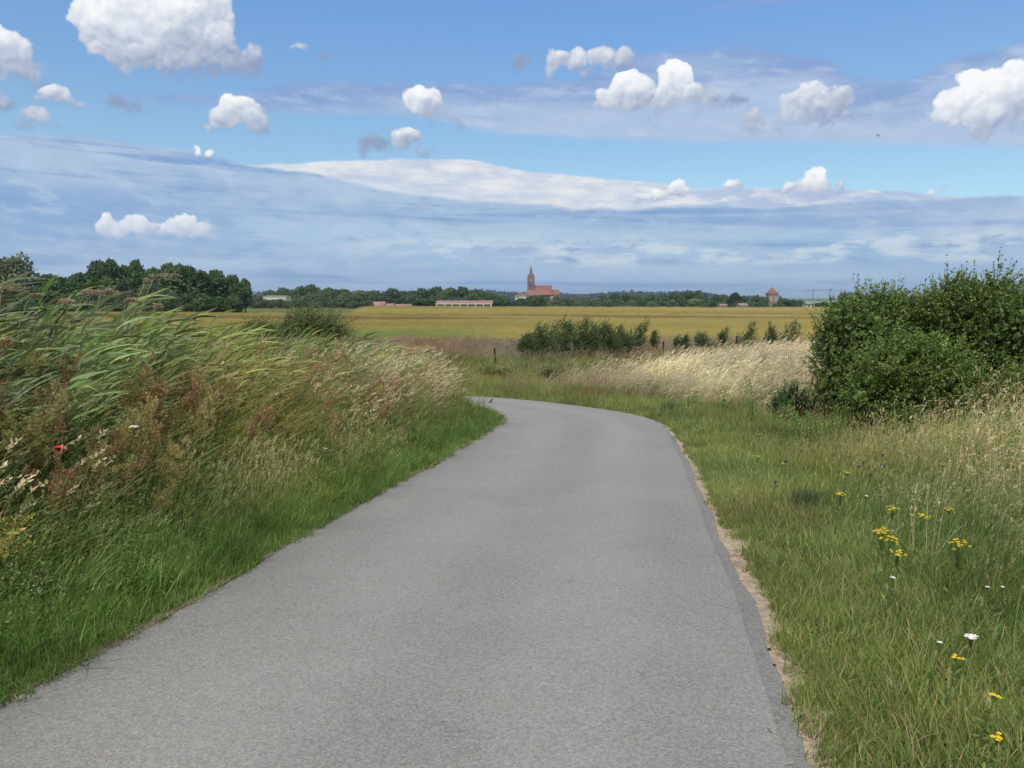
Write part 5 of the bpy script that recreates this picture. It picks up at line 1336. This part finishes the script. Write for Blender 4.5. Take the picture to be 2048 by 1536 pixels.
for i, (a, b, c, d_, Y, lab, f) in enumerate([(14,577,2,640,6.4,'plumed reed at the left edge with a long flat plume',1.0),(70,592,38,660,6.8,'short plumed reed second from the left edge',.7),(128,602,98,652,7.0,'plumed reed leaning right before the very dark tree',.8),(176,586,150,660,7.2,'purplish drooping plume above the yellow umbels',1.1),(212,584,192,640,7.4,'paler plume just right of the drooping one',1.0),(262,600,246,640,7.6,'plumed reed with a small drooping tip in front of the willows',.8),(318,551,268,668,7.8,'tallest plumed reed, thick plume high before the dark wood',1.6),(300,562,262,650,8.0,'thin bare reed crossing beside the tallest plume',.5),(150,640,128,700,6.8,'low plumed reed under the drooping one',.8),(318,612,300,660,7.8,'upright straw reed tip at the start of the grain field',.5)]):
    plume_reed(a, b, c, d_, Y, lab, 500 + i, f)

def umbel_plant():
    """tall branching plant with yellow-green umbels at the crest of the left bank"""
    Y = 8.6; rs = np.random.RandomState(8); x = wx(190, Y); zb = gz1(x, Y)
    o = empty('wild_parsnip', (x, Y, zb)); prop(o, 'dead-stemmed tall plant with yellow-green umbels on the crest of the left bank', 'plant')
    mb = MB(); U = []
    for px, py in [(150,660),(178,652),(200,640),(225,632),(245,630),(222,655),(196,668),(170,690),(240,665),(262,640),(212,690),(150,700)]:
        t = np.array([wx(px, Y) - x, rs.normal(0, .12), zy(py, Y) - zb]); b = np.array([(px - 190) / 900, 0, 0.3])
        mb.tube([(0, 0, 0), b + [0, 0, t[2] * .35], t * .9 + [0, 0, -.04], t], [.006, .005, .003, .002], 5)
        k = 40; a = rs.rand(k) * 6.283; q = np.sqrt(rs.rand(k)) * .045; off = np.stack([q * np.cos(a), q * np.sin(a), -q * .3], 1)
        m = k * 3; U.append(rhombs(np.repeat(t + off, 3, 0), unit(rdir(rs, m) * [1, 1, .4]), np.tile([0, 0, 1.], (m, 1)), np.full(m, .014), np.full(m, .01), cvar(rs, m, (.22, .25, .07))))
    mb.build('stem', simple('dead_stem', (.10, .075, .05), .9, .4, 20), o)
    np_obj('umbels', U, M['leaf'], o)
umbel_plant()
def tussock(px, py, label, seed, col, h=.35, n=260):
    x, y, z = hit(px, py, .05); rs = np.random.RandomState(seed); o = empty('grass_tussock', (x, y, z)); prop(o, label, 'grass tuft')
    np_obj('blades', [blades(rs, n, .16, h * .5, h, .006, .15, .45, 4, col)], M['leaf'], o)
tussock(1612, 1010, 'dark blue-green grass tuft on the right verge', 610, (.045, .085, .045))
tussock(1335, 822, 'dark tuft of weeds at the outside of the bend', 611, (.055, .09, .05), .45)

# pebbles and litter along the edge of the path
def pebbles():
    rs = np.random.RandomState(12)
    def stone(px, py, r, mat, label, flat=.6):
        x, y, z = hit(px, py, .0); z = gz1(x, y) if False else float(prof(y))
        V = []; F = []; n = 7
        for i, (rr, zz) in enumerate(((.6, 0), (1, .35), (.85, .8), (.4, 1.05))):
            V += [(r * rr * (1 + .18 * rs.normal()) * math.cos(6.283 * j / n), r * rr * (1 + .18 * rs.normal()) * math.sin(6.283 * j / n), r * flat * zz) for j in range(n)]
        F = [(i * n + j, i * n + (j + 1) % n, (i + 1) * n + (j + 1) % n, (i + 1) * n + j) for i in range(3) for j in range(n)] + [tuple(range(3 * n, 4 * n))]
        me = bpy.data.meshes.new('pebble'); me.from_pydata(V, [], F); me.materials.append(mat)
        prop(obj('pebble', me, None, (x, y, z + .006)), label, 'pebble')
    dk = simple('dark_slag', (.02, .02, .02), .7, .3, 40); lt = simple('light_flint', (.5, .47, .4), .7, .3, 40); rd = simple('grey_stone', (.22, .2, .19), .8, .3, 40)
    stone(1538, 1313, .011, dk, 'small black pebble on the asphalt edge strip, upper of two')
    stone(1548, 1347, .009, dk, 'small black pebble on the asphalt edge strip, lower of two')
    stone(1605, 1438, .016, dk, 'dark stone lying in the sandy shoulder near the bottom')
    stone(1593, 1415, .008, lt, 'white pebble in the sandy shoulder near the bottom')
    stone(1484, 1167, .009, lt, 'pale pebble on the edge strip halfway up the path')
    stone(487, 1140, .02, dk, 'black stone under the grass at the left edge of the path')
    stone(1083, 1208, .008, rd, 'tiny stone lying in the middle of the path')
    n = 2200; rs = np.random.RandomState(13)
    i = rs.randint(40, int(NR * .45), n); T_ = np.gradient(RE, axis=0); T_ /= np.hypot(*T_.T)[:, None]; N_ = np.stack([T_[:, 1], -T_[:, 0]], 1)
    stray = rs.rand(n) < .07
    right = rs.rand(n) < .6; T2 = np.gradient(LE, axis=0); T2 /= np.hypot(*T2.T)[:, None]; N2 = np.stack([T2[:, 1], -T2[:, 0]], 1)
    xy = np.where(right[:, None], RE[i] + N_[i] * rs.normal(.1, .09, n)[:, None], LE[i] + N2[i] * rs.normal(.0, .05, n)[:, None])
    xy = np.where(stray[:, None], RE[i] - N_[i] * (rs.rand(n) ** 1.7 * 3.2)[:, None], xy)
    P = np.column_stack([xy, prof(xy[:, 1]) + np.where(stray, .035, .022)]); a = rs.rand(n) * 6.283
    D = np.stack([np.cos(a), np.sin(a), rs.normal(0, .12, n)], 1)
    col = np.where(rs.rand(n, 1) < .55, (.12, .085, .055), (.42, .35, .23))
    V, F, C = strips(P, unit(D), np.stack([rs.normal(0, .2, n), rs.normal(0, .2, n), rs.uniform(0, .15, n)], 1), rs.uniform(.01, .055, n) * (1 + 1.5 * (rs.rand(n) < .06)), rs.uniform(.002, .006, n), unit(np.cross(D, [0, 0, 1.])), 2, cvar(rs, n, col, .25), .4)
    prop(obj('plant_litter', mesh_np('plant_litter', V, F, M['leaf'], col=C)), 'dry stalks and leaf crumbs strewn along both edges of the path', 'litter', None, 'stuff')
pebbles()
def bird():
    Y = 70; x = wx(1736, Y); z = zy(272, Y); mb = MB()
    o = empty('bird', (x, Y, z)); prop(o, 'tiny dark bird flying under the clouds at the upper right', 'bird')
    MB().tube([(-.02, -.16, 0), (0, -.08, .005), (0, .03, 0), (.01, .13, -.01), (.01, .2, -.01)], [.008, .03, .035, .02, .006], 8).build('body', M['post'], o)
    for s_ in (-1, 1):
        w = MB(); w.add([(0, -.05, .0), (s_ * .12, -.07, .10), (s_ * .27, .05, .20), (s_ * .12, .06, .10), (0, .06, 0), (0, -.05, .012), (s_ * .12, -.07, .108), (s_ * .27, .05, .203), (s_ * .12, .06, .108), (0, .06, .01)],
                        [(0,1,3,4),(1,2,3),(5,9,8,6),(6,8,7),(0,4,9,5),(0,5,6,1),(1,6,7,2),(2,7,8,3),(3,8,9,4)])
        w.build('wing', M['post'], o)
bird()
def dead_stick():
    x, y, z = hit(988, 803, 0.1); o = MB().tube([(-.10, 0, -.2), (0, 0, .02), (.08, .02, .12)], [.028, .025, .018], 7).build('broken_stake', M['post'], None, (x - .12, y, z + .05))
    prop(o, 'short dark slanting stake at the inner edge of the bend', 'stake')
dead_stick()

# ------------------------------------------------------------------ haze
def haze():
    m = bpy.data.materials.new('air'); m.use_nodes = True; nt = m.node_tree
    nt.nodes.remove(nt.nodes['Principled BSDF'])
    v = nt.nodes.new('ShaderNodeVolumePrincipled')
    v.inputs['Color'].default_value = (.62, .76, 1.0, 1); v.inputs['Density'].default_value = HAZE; v.inputs['Anisotropy'].default_value = .3
    nt.links.new(v.outputs[0], nt.nodes['Material Output'].inputs['Volume'])
    mb = MB().box(-9300, 9300, -80, 9300, -12, 130)
    me = bpy.data.meshes.new('haze'); me.from_pydata(mb.V, [], mb.F); me.materials.append(m)
    prop(obj('haze', me), kind='stuff')
HAZE = .00012
haze()
